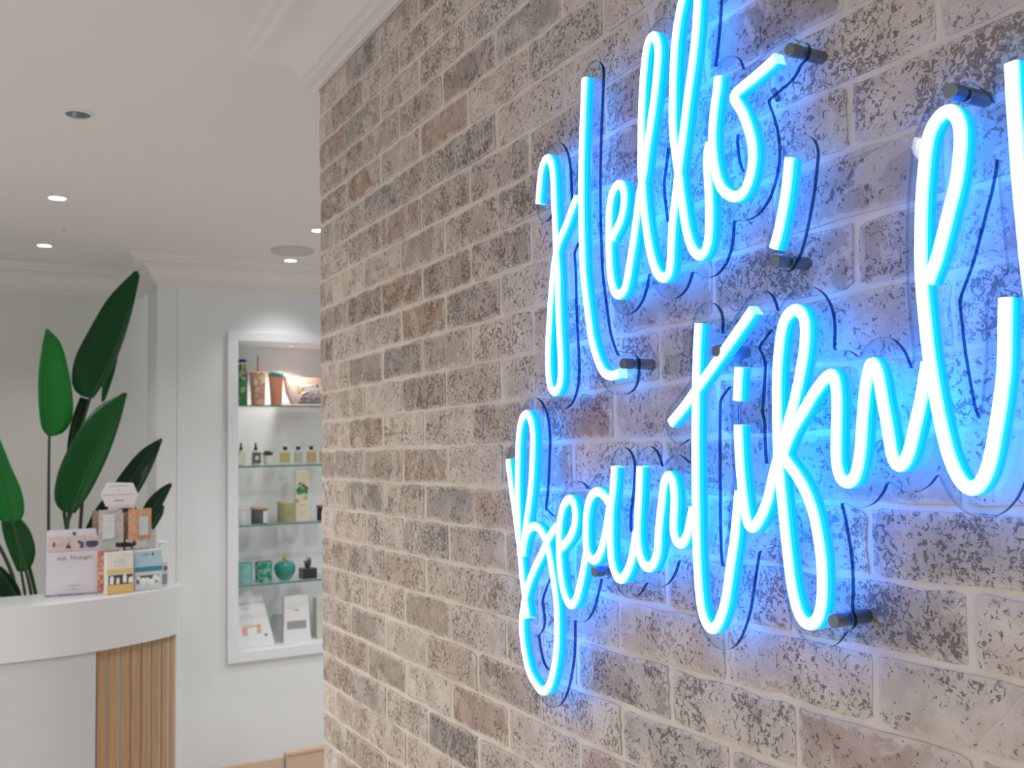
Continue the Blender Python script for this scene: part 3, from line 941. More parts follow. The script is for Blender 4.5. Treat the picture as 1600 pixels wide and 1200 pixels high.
obj('sensor_button', lat([(0.010, -0.008), (0.010, -0.012), (0, -0.013)], 20), M['grille'], root, smooth=40)

# ------------------------------------------------------------------ reception desk
OUT = [(-3.2, 3.600), (-1.0, 3.603), (0.0, 3.608), (0.10, 3.611), (0.19, 3.613), (0.269, 3.619), (0.36, 3.638), (0.457, 3.671), (0.545, 3.714), (0.621, 3.760), (0.670, 3.800), (0.705, 3.841), (0.722, 3.872), (0.728, 3.90)]
front = [tuple(map(float, p)) for p in catmull(OUT, 0.02)]
desk = empty('reception_desk', (0.2, 3.75, 0), 'white reception desk with curved counter band and oak slats', 'desk')
DL = (-0.2, -3.75, 0)
bm = bmesh.new()
outline = front + [(0.727, 3.915), (0.716, 3.925), (0.70, 3.930), (0.40, 3.930), (-3.2, 3.930)]
prism(bm, outline, BAND_Z, COUNTER_Z)
es = [e for e in bm.edges if abs(e.verts[0].co.z - e.verts[1].co.z) < 1e-6]
bmesh.ops.bevel(bm, geom=es, offset=0.004, segments=2, affect='EDGES', profile=0.5)
o = obj('counter_band', bm, M['counter'], desk, smooth=35); o.location = DL


def inset(poly, d):
    out = []
    for i, p in enumerate(poly):
        a, b = Vector(poly[max(i - 1, 0)]), Vector(poly[min(i + 1, len(poly) - 1)])
        t = (b - a).normalized()
        out.append((p[0] - t.y * d, p[1] + t.x * d))
    return out


core = inset(front, 0.022)
bm = bmesh.new()
prism(bm, core + [(0.66, 3.915), (-3.2, 3.915)], 0.0, BAND_Z)
o = obj('core_panel', bm, M['slat_back'], desk); o.location = DL
xs = 0.3949


def upto(poly, x):
    out = [p for p in poly if p[0] < x]
    a, b = out[-1], poly[len(out)]
    t = (x - a[0]) / (b[0] - a[0])
    return out + [(x, a[1] + t * (b[1] - a[1]))]


fp = upto(inset(front, 0.006), xs)
fb = upto(inset(front, 0.029), xs)
bm = bmesh.new()
prism(bm, fp + fb[::-1], 0.0, BAND_Z - 0.002)
o = obj('front_panel', bm, M['panel'], desk); o.location = DL
SL = [(0.4181, 3.6638, 0.3279),
      (0.4605, 3.6787, 0.4545),
      (0.5022, 3.6991, 0.4545),
      (0.5391, 3.7171, 0.4545),
      (0.5773, 3.7396, 0.5443),
      (0.6165, 3.7633, 0.5443),
      (0.6548, 3.7968, 0.7378),
      (0.689, 3.8342, 0.8663)]
for sx_, sy_, sa in SL:
    bm = bmesh.new()
    box(bm, -0.0160, 0.0160, 0.010, 0.024, 0.0, BAND_Z - 0.001, bev=0.0015)
    o = obj('slat', bm, M['slat'], desk)
    o.location = (sx_ - 0.2, sy_ - 3.75, 0)
    o.rotation_euler = (0, 0, sa)

# ------------------------------------------------------------------ tall plant behind the desk
def leaf_mat(name, c1, c2):
    m, nt, b = new_mat(name)
    tc = nt.nodes.new('ShaderNodeUVMap')
    w = nt.nodes.new('ShaderNodeTexWave')
    w.inputs['Scale'].default_value = 9.0
    w.inputs['Distortion'].default_value = 1.5
    w.bands_direction = 'Y'
    cr = nt.nodes.new('ShaderNodeMix'); cr.data_type = 'RGBA'
    cr.inputs[6].default_value = (*c1, 1); cr.inputs[7].default_value = (*c2, 1)
    nt.links.new(tc.outputs['UV'], w.inputs['Vector'])
    nt.links.new(w.outputs['Fac'], cr.inputs['Factor'])
    nt.links.new(cr.outputs[2], b.inputs['Base Color'])
    b.inputs['Roughness'].default_value = 0.38
    b.inputs['Specular IOR Level'].default_value = 0.25
    return m


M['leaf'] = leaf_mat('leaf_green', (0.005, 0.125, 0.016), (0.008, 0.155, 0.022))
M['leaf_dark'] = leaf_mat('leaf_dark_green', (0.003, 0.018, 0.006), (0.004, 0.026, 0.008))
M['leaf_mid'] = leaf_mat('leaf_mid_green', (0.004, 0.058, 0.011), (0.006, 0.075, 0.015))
M['stem'] = plain('leaf_stem', (0.012, 0.05, 0.010), 0.45, noise=0.15, nscale=30)
M['midrib'] = plain('leaf_midrib', (0.012, 0.09, 0.014), 0.45)

plant = empty('bird_of_paradise_plant', (0.25, 4.45, 0), 'tall potted plant with big paddle leaves behind the white desk', 'plant')
PL = Vector((-0.25, -4.45, 0))


def leaf(mid, left, right, mat, stem_pts, fold=0.03, lean=0.0, label=None, dl=None, dr=None):
    """mid, left, right: matching runs of points from the leaf's base to its tip"""
    nn = 22
    A, B, Cc = (catmull(p, 0.012) for p in (left, mid, right))

    def res(a):
        s = np.concatenate([[0], np.cumsum(np.linalg.norm(np.diff(a, axis=0), axis=1))])
        t = np.linspace(0, s[-1], nn)
        return np.stack([np.interp(t, s, a[:, k]) for k in range(3)], 1)
    A, B, Cc = res(A), res(B), res(Cc)
    bm = bmesh.new()
    uvl = bm.loops.layers.uv.new('UVMap')
    rows = []
    dl = fold if dl is None else dl
    dr = fold if dr is None else dr
    for i in range(nn):
        t = i / (nn - 1)
        env = math.sin(math.pi * min(t * 1.15 + 0.03, 1.0))
        row = []
        for s in (1.0, 0.66, 0.33):
            p = B[i] + (A[i] - B[i]) * s; p = p.copy(); p[1] += -dl * env * (s ** 1.5) + lean * t
            row.append((p, 0.5 - 0.5 * s))
        p = B[i].copy(); p[1] += lean * t; row.append((p, 0.5))
        for s in (0.33, 0.66, 1.0):
            p = B[i] + (Cc[i] - B[i]) * s; p = p.copy(); p[1] += -dr * env * (s ** 1.5) + lean * t
            row.append((p, 0.5 + 0.5 * s))
        rows.append([(bm.verts.new(p), u, t) for p, u in row])
    for a, b in zip(rows[:-1], rows[1:]):
        for k in range(6):
            q = (a[k], a[k + 1], b[k + 1], b[k])
            f = bm.faces.new([x[0] for x in q])
            for lp, x in zip(f.loops, q):
                lp[uvl].uv = (x[1], x[2])
    lo = obj('leaf', bm, mat, plant, smooth=180)
    md = lo.modifiers.new('thick', 'SOLIDIFY'); md.thickness = 0.0012
    lo.location = PL
    if label:
        lo['label'] = label
    bm = bmesh.new()
    rib = [Vector(B[i]) + Vector((0, lean * i / (nn - 1) - 0.0012, 0)) for i in range(0, nn - 2)]
    tube(bm, rib, [0.0042 * (1 - 0.8 * i / len(rib)) for i in range(len(rib))], 6)
    obj('midrib', bm, M['midrib'], lo, smooth=60)
    if stem_pts:
        bm = bmesh.new()
        sp = [tuple(p) for p in catmull(stem_pts, 0.04)]
        tube(bm, sp, [0.009 - 0.0042 * i / len(sp) for i in range(len(sp))][::1], 8)
        so = obj('leaf_stem', bm, M['stem'], plant, smooth=60)
        so.location = PL


POT = (0.30, 4.46, 0.46)
leaf([(0.2918, 4.45, 1.7761), (0.2883, 4.45, 1.8591), (0.2846, 4.45, 1.9665), (0.2809, 4.45, 2.0742), (0.2787, 4.45, 2.1552), (0.2778, 4.45, 2.2283)], [(0.2894, 4.45, 1.7735), (0.265, 4.45, 1.8004), (0.2522, 4.45, 1.8591), (0.2447, 4.45, 1.9794), (0.2495, 4.45, 2.0734), (0.2605, 4.45, 2.1545), (0.2742, 4.45, 2.2281)], [(0.2942, 4.45, 1.7734), (0.3379, 4.45, 1.7837), (0.3718, 4.45, 1.8267), (0.3833, 4.45, 1.8999), (0.3592, 4.45, 2.0763), (0.3285, 4.45, 2.1788), (0.2839, 4.45, 2.2286)],
     M['leaf'], [POT, *[(0.2997, 4.45, 1.1171), (0.2948, 4.45, 1.3275), (0.2919, 4.45, 1.5656), (0.2918, 4.45, 1.7761)]], 0.015, 0.03, dl=0.05, dr=0.0)
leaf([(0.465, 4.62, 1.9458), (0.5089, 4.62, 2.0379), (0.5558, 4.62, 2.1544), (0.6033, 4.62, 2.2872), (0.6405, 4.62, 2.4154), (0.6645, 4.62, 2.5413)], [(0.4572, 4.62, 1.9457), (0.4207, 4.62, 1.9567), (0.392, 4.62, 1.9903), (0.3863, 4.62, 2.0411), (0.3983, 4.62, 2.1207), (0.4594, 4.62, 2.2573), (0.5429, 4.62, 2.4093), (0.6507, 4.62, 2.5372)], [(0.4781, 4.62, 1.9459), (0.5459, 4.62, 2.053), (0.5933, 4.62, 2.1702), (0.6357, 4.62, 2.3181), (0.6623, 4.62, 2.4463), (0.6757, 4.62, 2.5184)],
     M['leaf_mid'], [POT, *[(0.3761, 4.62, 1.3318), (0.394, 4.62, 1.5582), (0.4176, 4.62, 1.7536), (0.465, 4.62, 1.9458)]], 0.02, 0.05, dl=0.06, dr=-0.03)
leaf([(0.524, 4.7, 1.9336), (0.5449, 4.7, 2.0155), (0.566, 4.7, 2.0892), (0.582, 4.7, 2.1338)], [(0.5187, 4.7, 1.9335), (0.5233, 4.7, 2.0151), (0.5497, 4.7, 2.0888), (0.5765, 4.7, 2.1336)], [(0.5347, 4.7, 1.9395), (0.5558, 4.7, 2.0069), (0.577, 4.7, 2.0806), (0.5875, 4.7, 2.1339)],
     M['leaf'], None, 0.01, 0.0, label='folded pale edge of a leaf')
leaf([(0.3764, 4.4, 1.4551), (0.4, 4.4, 1.531), (0.4384, 4.4, 1.6284), (0.487, 4.4, 1.7486), (0.5366, 4.4, 1.8626), (0.5896, 4.4, 1.9591)], [(0.3692, 4.4, 1.4528), (0.3353, 4.4, 1.465), (0.3108, 4.4, 1.5056), (0.3079, 4.4, 1.553), (0.326, 4.4, 1.6447), (0.3733, 4.4, 1.7501), (0.4608, 4.4, 1.8842), (0.5819, 4.4, 1.9618)], [(0.3886, 4.4, 1.4519), (0.4297, 4.4, 1.5084), (0.4734, 4.4, 1.5925), (0.5226, 4.4, 1.7074), (0.5674, 4.4, 1.8434), (0.5948, 4.4, 1.9564)],
     M['leaf_mid'], [POT, *[(0.344, 4.4, 1.328), (0.3531, 4.4, 1.3799), (0.3764, 4.4, 1.4551)]], 0.02, 0.04, dl=0.05, dr=0.02)
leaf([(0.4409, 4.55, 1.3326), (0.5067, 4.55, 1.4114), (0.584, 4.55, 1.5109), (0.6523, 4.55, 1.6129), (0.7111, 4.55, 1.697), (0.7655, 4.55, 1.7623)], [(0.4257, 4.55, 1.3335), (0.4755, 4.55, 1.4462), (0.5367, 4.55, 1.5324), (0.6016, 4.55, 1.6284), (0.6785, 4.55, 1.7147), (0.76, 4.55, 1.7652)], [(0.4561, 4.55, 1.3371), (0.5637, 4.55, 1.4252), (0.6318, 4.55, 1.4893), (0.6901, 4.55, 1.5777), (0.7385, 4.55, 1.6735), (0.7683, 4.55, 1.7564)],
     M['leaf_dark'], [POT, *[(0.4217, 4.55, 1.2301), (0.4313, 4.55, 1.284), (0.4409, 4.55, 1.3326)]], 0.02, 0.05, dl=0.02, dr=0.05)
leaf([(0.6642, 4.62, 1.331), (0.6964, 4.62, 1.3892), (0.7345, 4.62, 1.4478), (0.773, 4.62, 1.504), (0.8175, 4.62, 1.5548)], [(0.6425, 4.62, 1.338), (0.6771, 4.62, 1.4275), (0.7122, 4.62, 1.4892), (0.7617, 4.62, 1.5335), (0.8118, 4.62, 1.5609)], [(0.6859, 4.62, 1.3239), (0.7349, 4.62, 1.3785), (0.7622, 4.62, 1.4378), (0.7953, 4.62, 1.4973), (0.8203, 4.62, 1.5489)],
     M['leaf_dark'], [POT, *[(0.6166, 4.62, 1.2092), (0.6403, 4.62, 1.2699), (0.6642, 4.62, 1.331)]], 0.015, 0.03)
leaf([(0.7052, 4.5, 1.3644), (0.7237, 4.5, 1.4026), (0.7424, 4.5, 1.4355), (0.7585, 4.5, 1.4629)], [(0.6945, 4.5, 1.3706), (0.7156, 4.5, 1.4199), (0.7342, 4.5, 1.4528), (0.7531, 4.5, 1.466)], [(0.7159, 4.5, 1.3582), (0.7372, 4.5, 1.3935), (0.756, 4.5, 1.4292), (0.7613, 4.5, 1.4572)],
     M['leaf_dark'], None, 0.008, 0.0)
leaf([(0.1559, 4.3, 1.4303), (0.1413, 4.3, 1.5114), (0.1219, 4.3, 1.6127), (0.0981, 4.3, 1.714), (0.0745, 4.3, 1.8024), (0.0557, 4.3, 1.878)], [(0.1469, 4.3, 1.4307), (0.1111, 4.3, 1.4402), (0.0796, 4.3, 1.4767), (0.0516, 4.3, 1.5775), (0.041, 4.3, 1.69), (0.0436, 4.3, 1.8026), (0.0512, 4.3, 1.878)], [(0.1649, 4.3, 1.4298), (0.1873, 4.3, 1.4437), (0.1959, 4.3, 1.4786), (0.1858, 4.3, 1.5524), (0.1483, 4.3, 1.6498), (0.1109, 4.3, 1.7516), (0.0645, 4.3, 1.8781)],
     M['leaf'], [POT, *[(0.2278, 4.3, 1.1289), (0.2036, 4.3, 1.2439), (0.1751, 4.3, 1.3463), (0.1559, 4.3, 1.4303)]], 0.02, 0.04, dl=0.03, dr=0.02)
leaf([(0.1931, 4.42, 1.2254), (0.1853, 4.42, 1.2852), (0.1728, 4.42, 1.3505), (0.158, 4.42, 1.4158), (0.141, 4.42, 1.4812)], [(0.1792, 4.42, 1.2265), (0.1529, 4.42, 1.2926), (0.1289, 4.42, 1.3661), (0.1188, 4.42, 1.4308), (0.1318, 4.42, 1.4816)], [(0.2047, 4.42, 1.2245), (0.2278, 4.42, 1.2408), (0.2414, 4.42, 1.276), (0.2432, 4.42, 1.32), (0.2187, 4.42, 1.3995), (0.1502, 4.42, 1.4808)],
     M['leaf_mid'], [POT, *[(0.2108, 4.42, 1.1159), (0.2031, 4.42, 1.168), (0.1931, 4.42, 1.2254)]], 0.015, 0.02)
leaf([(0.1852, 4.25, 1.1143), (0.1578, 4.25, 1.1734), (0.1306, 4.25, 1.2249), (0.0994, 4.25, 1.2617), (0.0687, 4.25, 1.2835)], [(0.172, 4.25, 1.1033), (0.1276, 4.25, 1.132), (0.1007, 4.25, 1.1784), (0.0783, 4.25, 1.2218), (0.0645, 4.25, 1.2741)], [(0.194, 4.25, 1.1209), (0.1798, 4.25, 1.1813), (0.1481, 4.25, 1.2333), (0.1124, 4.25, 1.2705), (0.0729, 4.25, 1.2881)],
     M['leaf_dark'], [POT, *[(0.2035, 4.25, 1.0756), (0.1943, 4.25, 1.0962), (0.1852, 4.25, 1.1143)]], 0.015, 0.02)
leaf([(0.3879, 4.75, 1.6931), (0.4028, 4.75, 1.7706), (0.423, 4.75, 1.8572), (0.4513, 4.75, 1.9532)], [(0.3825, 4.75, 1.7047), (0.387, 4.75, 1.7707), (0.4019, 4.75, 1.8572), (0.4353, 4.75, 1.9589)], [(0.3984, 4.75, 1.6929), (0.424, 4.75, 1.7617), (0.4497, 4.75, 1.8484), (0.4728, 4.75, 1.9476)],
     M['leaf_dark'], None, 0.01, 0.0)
for run in ([(0.4121, 4.5, 1.2353), (0.4182, 4.5, 1.3699), (0.4268, 4.5, 1.5052), (0.4383, 4.5, 1.614)], [(0.3855, 4.48, 1.2391), (0.3696, 4.48, 1.3472), (0.3537, 4.48, 1.4553)], [(0.2599, 4.45, 1.0687), (0.2421, 4.45, 1.1613), (0.2197, 4.45, 1.2542)], [(0.1625, 4.4, 1.2119), (0.1435, 4.4, 1.2644), (0.1153, 4.4, 1.3275), (0.0828, 4.4, 1.3804)]):
    bm = bmesh.new()
    tube(bm, [POT] + [tuple(p) for p in catmull(run, 0.04)], 0.0075, 8)
    so = obj('leaf_stem', bm, M['stem'], plant, smooth=60); so.location = PL
o = obj('planter', lat([(0.15, 0.0), (0.17, 0.10), (0.19, 0.44), (0.19, 0.46), (0.175, 0.46), (0.17, 0.42)], 36, cap=True), M['white'], plant, smooth=40); o.location = Vector((0.30, 4.46, 0)) + PL
o = obj('soil', lat([(0.172, 0.43), (0.08, 0.445), (0, 0.45)], 30, cap=False), plain('soil', (0.03, 0.02, 0.015), 0.9, bump=0.8, bscale=90), plant); o.location = Vector((0.30, 4.46, 0)) + PL

# ------------------------------------------------------------------ things on the counter
def hbar(name, parent, x0, x1, y, z0, z1, mat, t=0.0004):
    return obj(name, bxm(x0, x1, y - t, y, z0, z1), mat, parent)


CZ = COUNTER_Z
# card stand
M['card'] = plain('card_white', (0.80, 0.77, 0.79), 0.4)
M['holder'] = clear('card_holder_acrylic', (0.93, 0.92, 0.95), 1.0)
cx = 0.337
cs = empty('card_stand', (cx, 3.83, CZ), 'white counter card in clear holder with photo strip', 'sign', rotz=-0.05)
s = 1 / 372.0        # metres per picture pixel at this distance
wcard, hcard = 70 * s, 88 * s
obj('holder_foot', bxm(-wcard / 2, wcard / 2, -0.012, 0.05, 0.0003, 0.003, bev=0.0008), M['holder'], cs)
obj('holder_sleeve', bxm(-wcard / 2, wcard / 2, -0.004, 0.0015, 0.003, hcard, bev=0.0006), M['holder'], cs)
obj('card', bxm(-wcard / 2 + 0.004, wcard / 2 - 0.004, -0.0018, -0.0006, 0.0045, hcard - 0.002), M['card'], cs)
pz = hcard


def photo_mat(name, cols, scale, seed=0.0, rough=0.5, detail=2):
    """printed picture: blotches of the given colours"""
    m, nt, b = new_mat(name)
    tc = nt.nodes.new('ShaderNodeTexCoord')
    mp = nt.nodes.new('ShaderNodeMapping'); mp.inputs['Location'].default_value = (seed, seed * 1.7, seed * 0.6)
    n = nt.nodes.new('ShaderNodeTexNoise'); n.inputs['Scale'].default_value = scale; n.inputs['Detail'].default_value = detail
    cr = nt.nodes.new('ShaderNodeValToRGB'); cr.color_ramp.interpolation = 'CONSTANT'
    el = cr.color_ramp.elements
    k = len(cols)
    for i, c in enumerate(cols):
        pos = 0.0 if i == 0 else 0.34 + 0.32 * (i - 0.5) / (k - 1)
        e = el[i] if i < 2 else el.new(pos)
        e.position = pos; e.color = (*c, 1)
    nt.links.new(tc.outputs['Object'], mp.inputs['Vector'])
    nt.links.new(mp.outputs['Vector'], n.inputs['Vector'])
    nt.links.new(n.outputs['Fac'], cr.inputs['Fac'])
    nt.links.new(cr.outputs['Color'], b.inputs['Base Color'])
    b.inputs['Roughness'].default_value = rough
    return m


M['photo'] = photo_mat('printed_photo', [(0.60, 0.42, 0.36), (0.62, 0.47, 0.42), (0.66, 0.55, 0.52), (0.58, 0.42, 0.34)], 60, 3.1)
hbar('photo_strip', cs, -31 * s, 31 * s, -0.0046, pz - 29 * s, pz - 11 * s, M['photo'])
M['navy'] = plain('navy_print', (0.05, 0.09, 0.20), 0.6)
M['gold_ink'] = plain('gold_ink', (0.42, 0.34, 0.20), 0.6)
for a, b_, c_, d_ in ((-10, -4, 22, 26), (-8, -6, 18, 24), (7, 12, 18, 26), (4, 8, 16, 20), (14, 30, 18, 24), (17, 27, 17, 26), (-26, -23, 17, 23)):
    hbar('photo_detail', cs, a * s, b_ * s, -0.0051, pz - d_ * s, pz - c_ * s, M['navy'])
bm = bmesh.new(); xcyl(bm, 0, 0, 2.3 * s, 0, 0.0005, 16, 0.0001)
o = obj('logo_dot', bm, M['navy'], cs); o.rotation_euler = (0, 0, math.pi / 2); o.location = (0, -0.0050, pz - 6.5 * s)
text('heading', 'Ask. Through!', 7.5 * s, M['gold_ink'], cs, (0, -0.0046, pz - 41 * s), shear=0.3)
hbar('text_line', cs, -8 * s, 8 * s, -0.0046, 12 * s, 13.2 * s, M['ink_light'])
hbar('text_line', cs, -4 * s, 4 * s, -0.0046, 7 * s, 8.2 * s, M['ink_light'])


# product boxes
M['cream_card'] = plain('cream_card', (0.78, 0.75, 0.70), 0.45)
M['amber_card'] = plain('amber_card', (0.72, 0.47, 0.17), 0.45)
M['honey_card'] = plain('honey_card', (0.74, 0.56, 0.24), 0.45)
M['win_dark'] = photo_mat('window_print', [(0.06, 0.055, 0.03), (0.10, 0.09, 0.05)], 120, 1.0)
M['win_grey'] = photo_mat('window_print_grey', [(0.10, 0.10, 0.11), (0.20, 0.19, 0.19)], 120, 2.0)
M['sky_card'] = plain('pale_blue_card', (0.42, 0.60, 0.68), 0.45, noise=0.12, nscale=25)
M['teal_card'] = plain('teal_card', (0.05, 0.24, 0.36), 0.45)
M['pale_card'] = plain('pale_grey_card', (0.66, 0.68, 0.69), 0.45)

x0, x1 = 0.438, 0.5309
bw = x1 - x0
b1 = empty('product_box', ((x0 + x1) / 2, 3.76, CZ), 'yellow and white product box with window, left of the blue box', 'box', rotz=0.18)
hb = 55 * s
obj('carton', bxm(-bw / 2, bw / 2, 0, 0.036, 0.0004, hb, bev=0.001), M['cream_card'], b1)
hbar('base_band', b1, -bw / 2 + 0.0003, bw / 2 - 0.0003, 0, 0.001, 11 * s, M['amber_card'], 0.004)
hbar('yellow_band', b1, -bw / 2, bw / 2, 0, 26 * s, 33 * s, M['honey_card'])
hbar('window', b1, -bw / 2 + 2 * s, bw / 2 - s, 0, 11 * s, 25 * s, M['win_dark'])
hbar('window_sill', b1, -bw / 2, bw / 2, 0, 10 * s, 12 * s, M['honey_card'], 0.0012)
for k, (a, wd, h0, h1) in enumerate(((-11, 5, 13, 24), (-3, 4, 13, 21), (6, 5, 14, 25), (14, 6, 13, 21))):
    bm = bmesh.new(); lathe(bm, [(wd * s / 2, 0), (wd * s / 2, (h1 - h0) * s * 0.75), (wd * s * 0.25, (h1 - h0) * s), (0, (h1 - h0) * s)], 12, (a * s, -0.0008, h0 * s), sy=0.15)
    obj('sample_bottle', bm, M['white'], b1, smooth=50)
text('printed_name', 'OSE', 9 * s, M['ink_light'], b1, (0, -0.0002, 40 * s))
hbar('text_line', b1, 2 * s, 18 * s, -0.0001, 50 * s, 51 * s, M['ink_light'])
hbar('text_line', b1, -8 * s, 8 * s, -0.0001, 36.5 * s, 37.5 * s, M['ink_light'])

x0, x1 = 0.5387, 0.6375
bw = x1 - x0
b2 = empty('product_box', ((x0 + x1) / 2, 3.80, CZ), 'pale blue and grey product box with dark blue stripe', 'box', rotz=0.16)
hb = 54 * s
obj('carton', bxm(-bw / 2, bw / 2, 0, 0.036, 0.0004, hb, bev=0.001), M['pale_card'], b2)
hbar('blue_panel', b2, -bw / 2, bw / 2, 0, 31 * s, hb - 0.001, M['sky_card'])
hbar('blue_stripe', b2, -bw / 2, bw / 2, -0.0004, 25 * s, 31.5 * s, M['teal_card'])
hbar('window', b2, -bw / 2 + 2 * s, bw / 2 - 5 * s, 0, 9 * s, 20 * s, M['win_grey'])
for a, r, zz in ((-14, 3, 17), (-8, 5, 12), (-2, 4, 13), (4, 5, 10), (9, 4, 16), (13, 3, 13)):
    bm = bmesh.new(); lathe(bm, [(0, -r * s), (r * s * 0.7, -r * s * 0.7), (r * s, 0), (r * s * 0.7, r * s * 0.7), (0, r * s)], 12, (a * s, -0.0008, zz * s), sy=0.12)
    obj('sample_pot', bm, M['white'], b2, smooth=60)
text('printed_name', 'NO', 6 * s, M['teal_card'], b2, (-4 * s, -0.0006, 46 * s))
bm = bmesh.new(); xcyl(bm, 0, 0, 1.8 * s, 0, 0.0005, 14, 0.0001)
o = obj('logo_dot', bm, M['navy'], b2); o.rotation_euler = (0, 0, math.pi / 2); o.location = (5.5 * s, -0.0009, 48 * s)
hbar('text_line', b2, -19 * s, -9 * s, -0.0005, 47 * s, 48 * s, M['ink_light'])

# small grey boxes and pump bottle at the end of the counter
xg = 0.6539
g1 = empty('small_carton', (xg, 3.86, CZ), 'small grey and white carton standing behind the blue box end', 'box', rotz=0.1)
obj('carton', bxm(-0.012, 0.012, 0, 0.03, 0.0003, 34 * s, bev=0.0008), M['pale_card'], g1)
hbar('grey_label', g1, -0.011, 0.011, 0, 3 * s, 17 * s, plain('grey_green_label', (0.28, 0.31, 0.31), 0.5))
hbar('dark_label', g1, -0.003, 0.0112, 0, 22 * s, 28 * s, plain('dark_label', (0.15, 0.15, 0.16), 0.5))
xb = 0.6431
pb = empty('pump_bottle', (xb, 3.89, CZ), 'cream pump bottle behind the boxes at the counter end', 'bottle')
obj('bottle_body', lat([(0.016, 0.0004), (0.0175, 0.003), (0.0175, 0.105), (0.014, 0.118), (0.007, 0.124), (0.007, 0.13)], 24), plain('cream_plastic', (0.68, 0.66, 0.52), 0.35), pb, smooth=40)
obj('pump_collar', lat([(0.009, 0.126), (0.009, 0.140), (0.004, 0.142), (0.0035, 0.160)], 20), M['white'], pb, smooth=40)
bm = bmesh.new(); tube(bm, [(-0.006, 0, 0.162), (0.012, 0, 0.162), (0.030, 0, 0.158)], [0.006, 0.0055, 0.003], 10)
obj('pump_head', bm, M['white'], pb, smooth=50)

# rotating display rack with hanging packets
xr = 0.5113
rack = empty('display_rack', (xr, 3.862, CZ), 'small black counter rack topped by a hexagonal white sign', 'display rack')
zt = 1.3865 - CZ
zhook = 1.4839 - CZ
zlow = 1.354 - CZ
obj('rack_foot', lat([(0.034, 0.0004), (0.034, 0.004), (0.02, 0.007), (0.004, 0.010)], 28), M['black'], rack, smooth=40)
bm = bmesh.new(); tube(bm, [(0, 0, 0.005), (0, 0, zhook + 0.02)], 0.0035, 10)
obj('pole', bm, M['black'], rack, smooth=60)
for zz in (zhook, zlow):
    for an in (-0.35, 0.9, 2.2, 3.6):
        bm = bmesh.new(); c_, s_ = math.cos(an - math.pi / 2), math.sin(an - math.pi / 2)
        tube(bm, [(0, 0, zz), (0.044 * c_, 0.044 * s_, zz), (0.046 * c_, 0.046 * s_, zz + 0.008)], 0.004, 8)
        obj('hook_arm', bm, M['black'], rack, smooth=60)
    obj('hub', lat([(0.012, zz - 0.009), (0.030, zz - 0.006), (0.032, zz), (0.030, zz + 0.006), (0.012, zz + 0.009)], 24), M['black'], rack, smooth=50)
# hexagonal header
hx = [(157.5, 772), (169, 753.5), (209, 754.5), (217.5, 774), (208, 793), (166, 792)]
H = [(0.4246, 3.83, 1.5465), (0.4493, 3.83, 1.5889), (0.5381, 3.83, 1.5836), (0.5575, 3.83, 1.5364), (0.5365, 3.83, 1.4922), (0.4435, 3.83, 1.4989)]
bm = bmesh.new()
fa = [bm.verts.new((x - xr, -0.015, z - CZ)) for x, y, z in H]
fbk = [bm.verts.new((x - xr, -0.012, z - CZ)) for x, y, z in H]
bm.faces.new(fa); bm.faces.new(fbk[::-1])
for i in range(6):
    bm.faces.new((fa[i], fa[(i + 1) % 6], fbk[(i + 1) % 6], fbk[i]))
obj('header_sign', bm, M['card'], rack)
hx0 = 0.4894 - xr


def hz(y):
    return 1.5439 - CZ - (y - 772) * s


for y_, wd, m_ in ((761, 24, 'ink_light'), (773, 42, 'ink_light'), (781, 12, 'ink'), (767, 4, 'ink_light')):
    hbar('text_line', rack, hx0 - wd / 2 * s, hx0 + wd / 2 * s, -0.0151, hz(y_) - 0.6 * s, hz(y_) + 0.6 * s, M[m_])
obj('header_slot', bxm(hx0 - 14 * s, hx0 + 20 * s, -0.0175, -0.0152, hz(793), hz(785.5), bev=0.0006), M['cream_card'], rack)

M['foil_pink'] = photo_mat('foil_pink_grey', [(0.46, 0.38, 0.37), (0.56, 0.49, 0.48), (0.36, 0.32, 0.33)], 90, 4.0, 0.35)
M['foil_orange'] = photo_mat('foil_orange', [(0.52, 0.24, 0.12), (0.62, 0.36, 0.22), (0.56, 0.28, 0.20)], 80, 5.0, 0.35)
M['foil_red'] = photo_mat('foil_red_spots', [(0.50, 0.12, 0.06), (0.60, 0.22, 0.13), (0.75, 0.55, 0.48)], 110, 6.0, 0.35)
M['foil_brown'] = photo_mat('foil_brown', [(0.16, 0.10, 0.07), (0.24, 0.15, 0.10), (0.30, 0.25, 0.24)], 90, 7.0, 0.4)
M['foil_beige'] = photo_mat('foil_beige', [(0.55, 0.50, 0.40), (0.62, 0.58, 0.47)], 60, 8.0, 0.4)
M['label_pale'] = plain('pale_label', (0.62, 0.66, 0.63), 0.5)
M['label_blue'] = plain('blue_white_label', (0.55, 0.61, 0.70), 0.5)


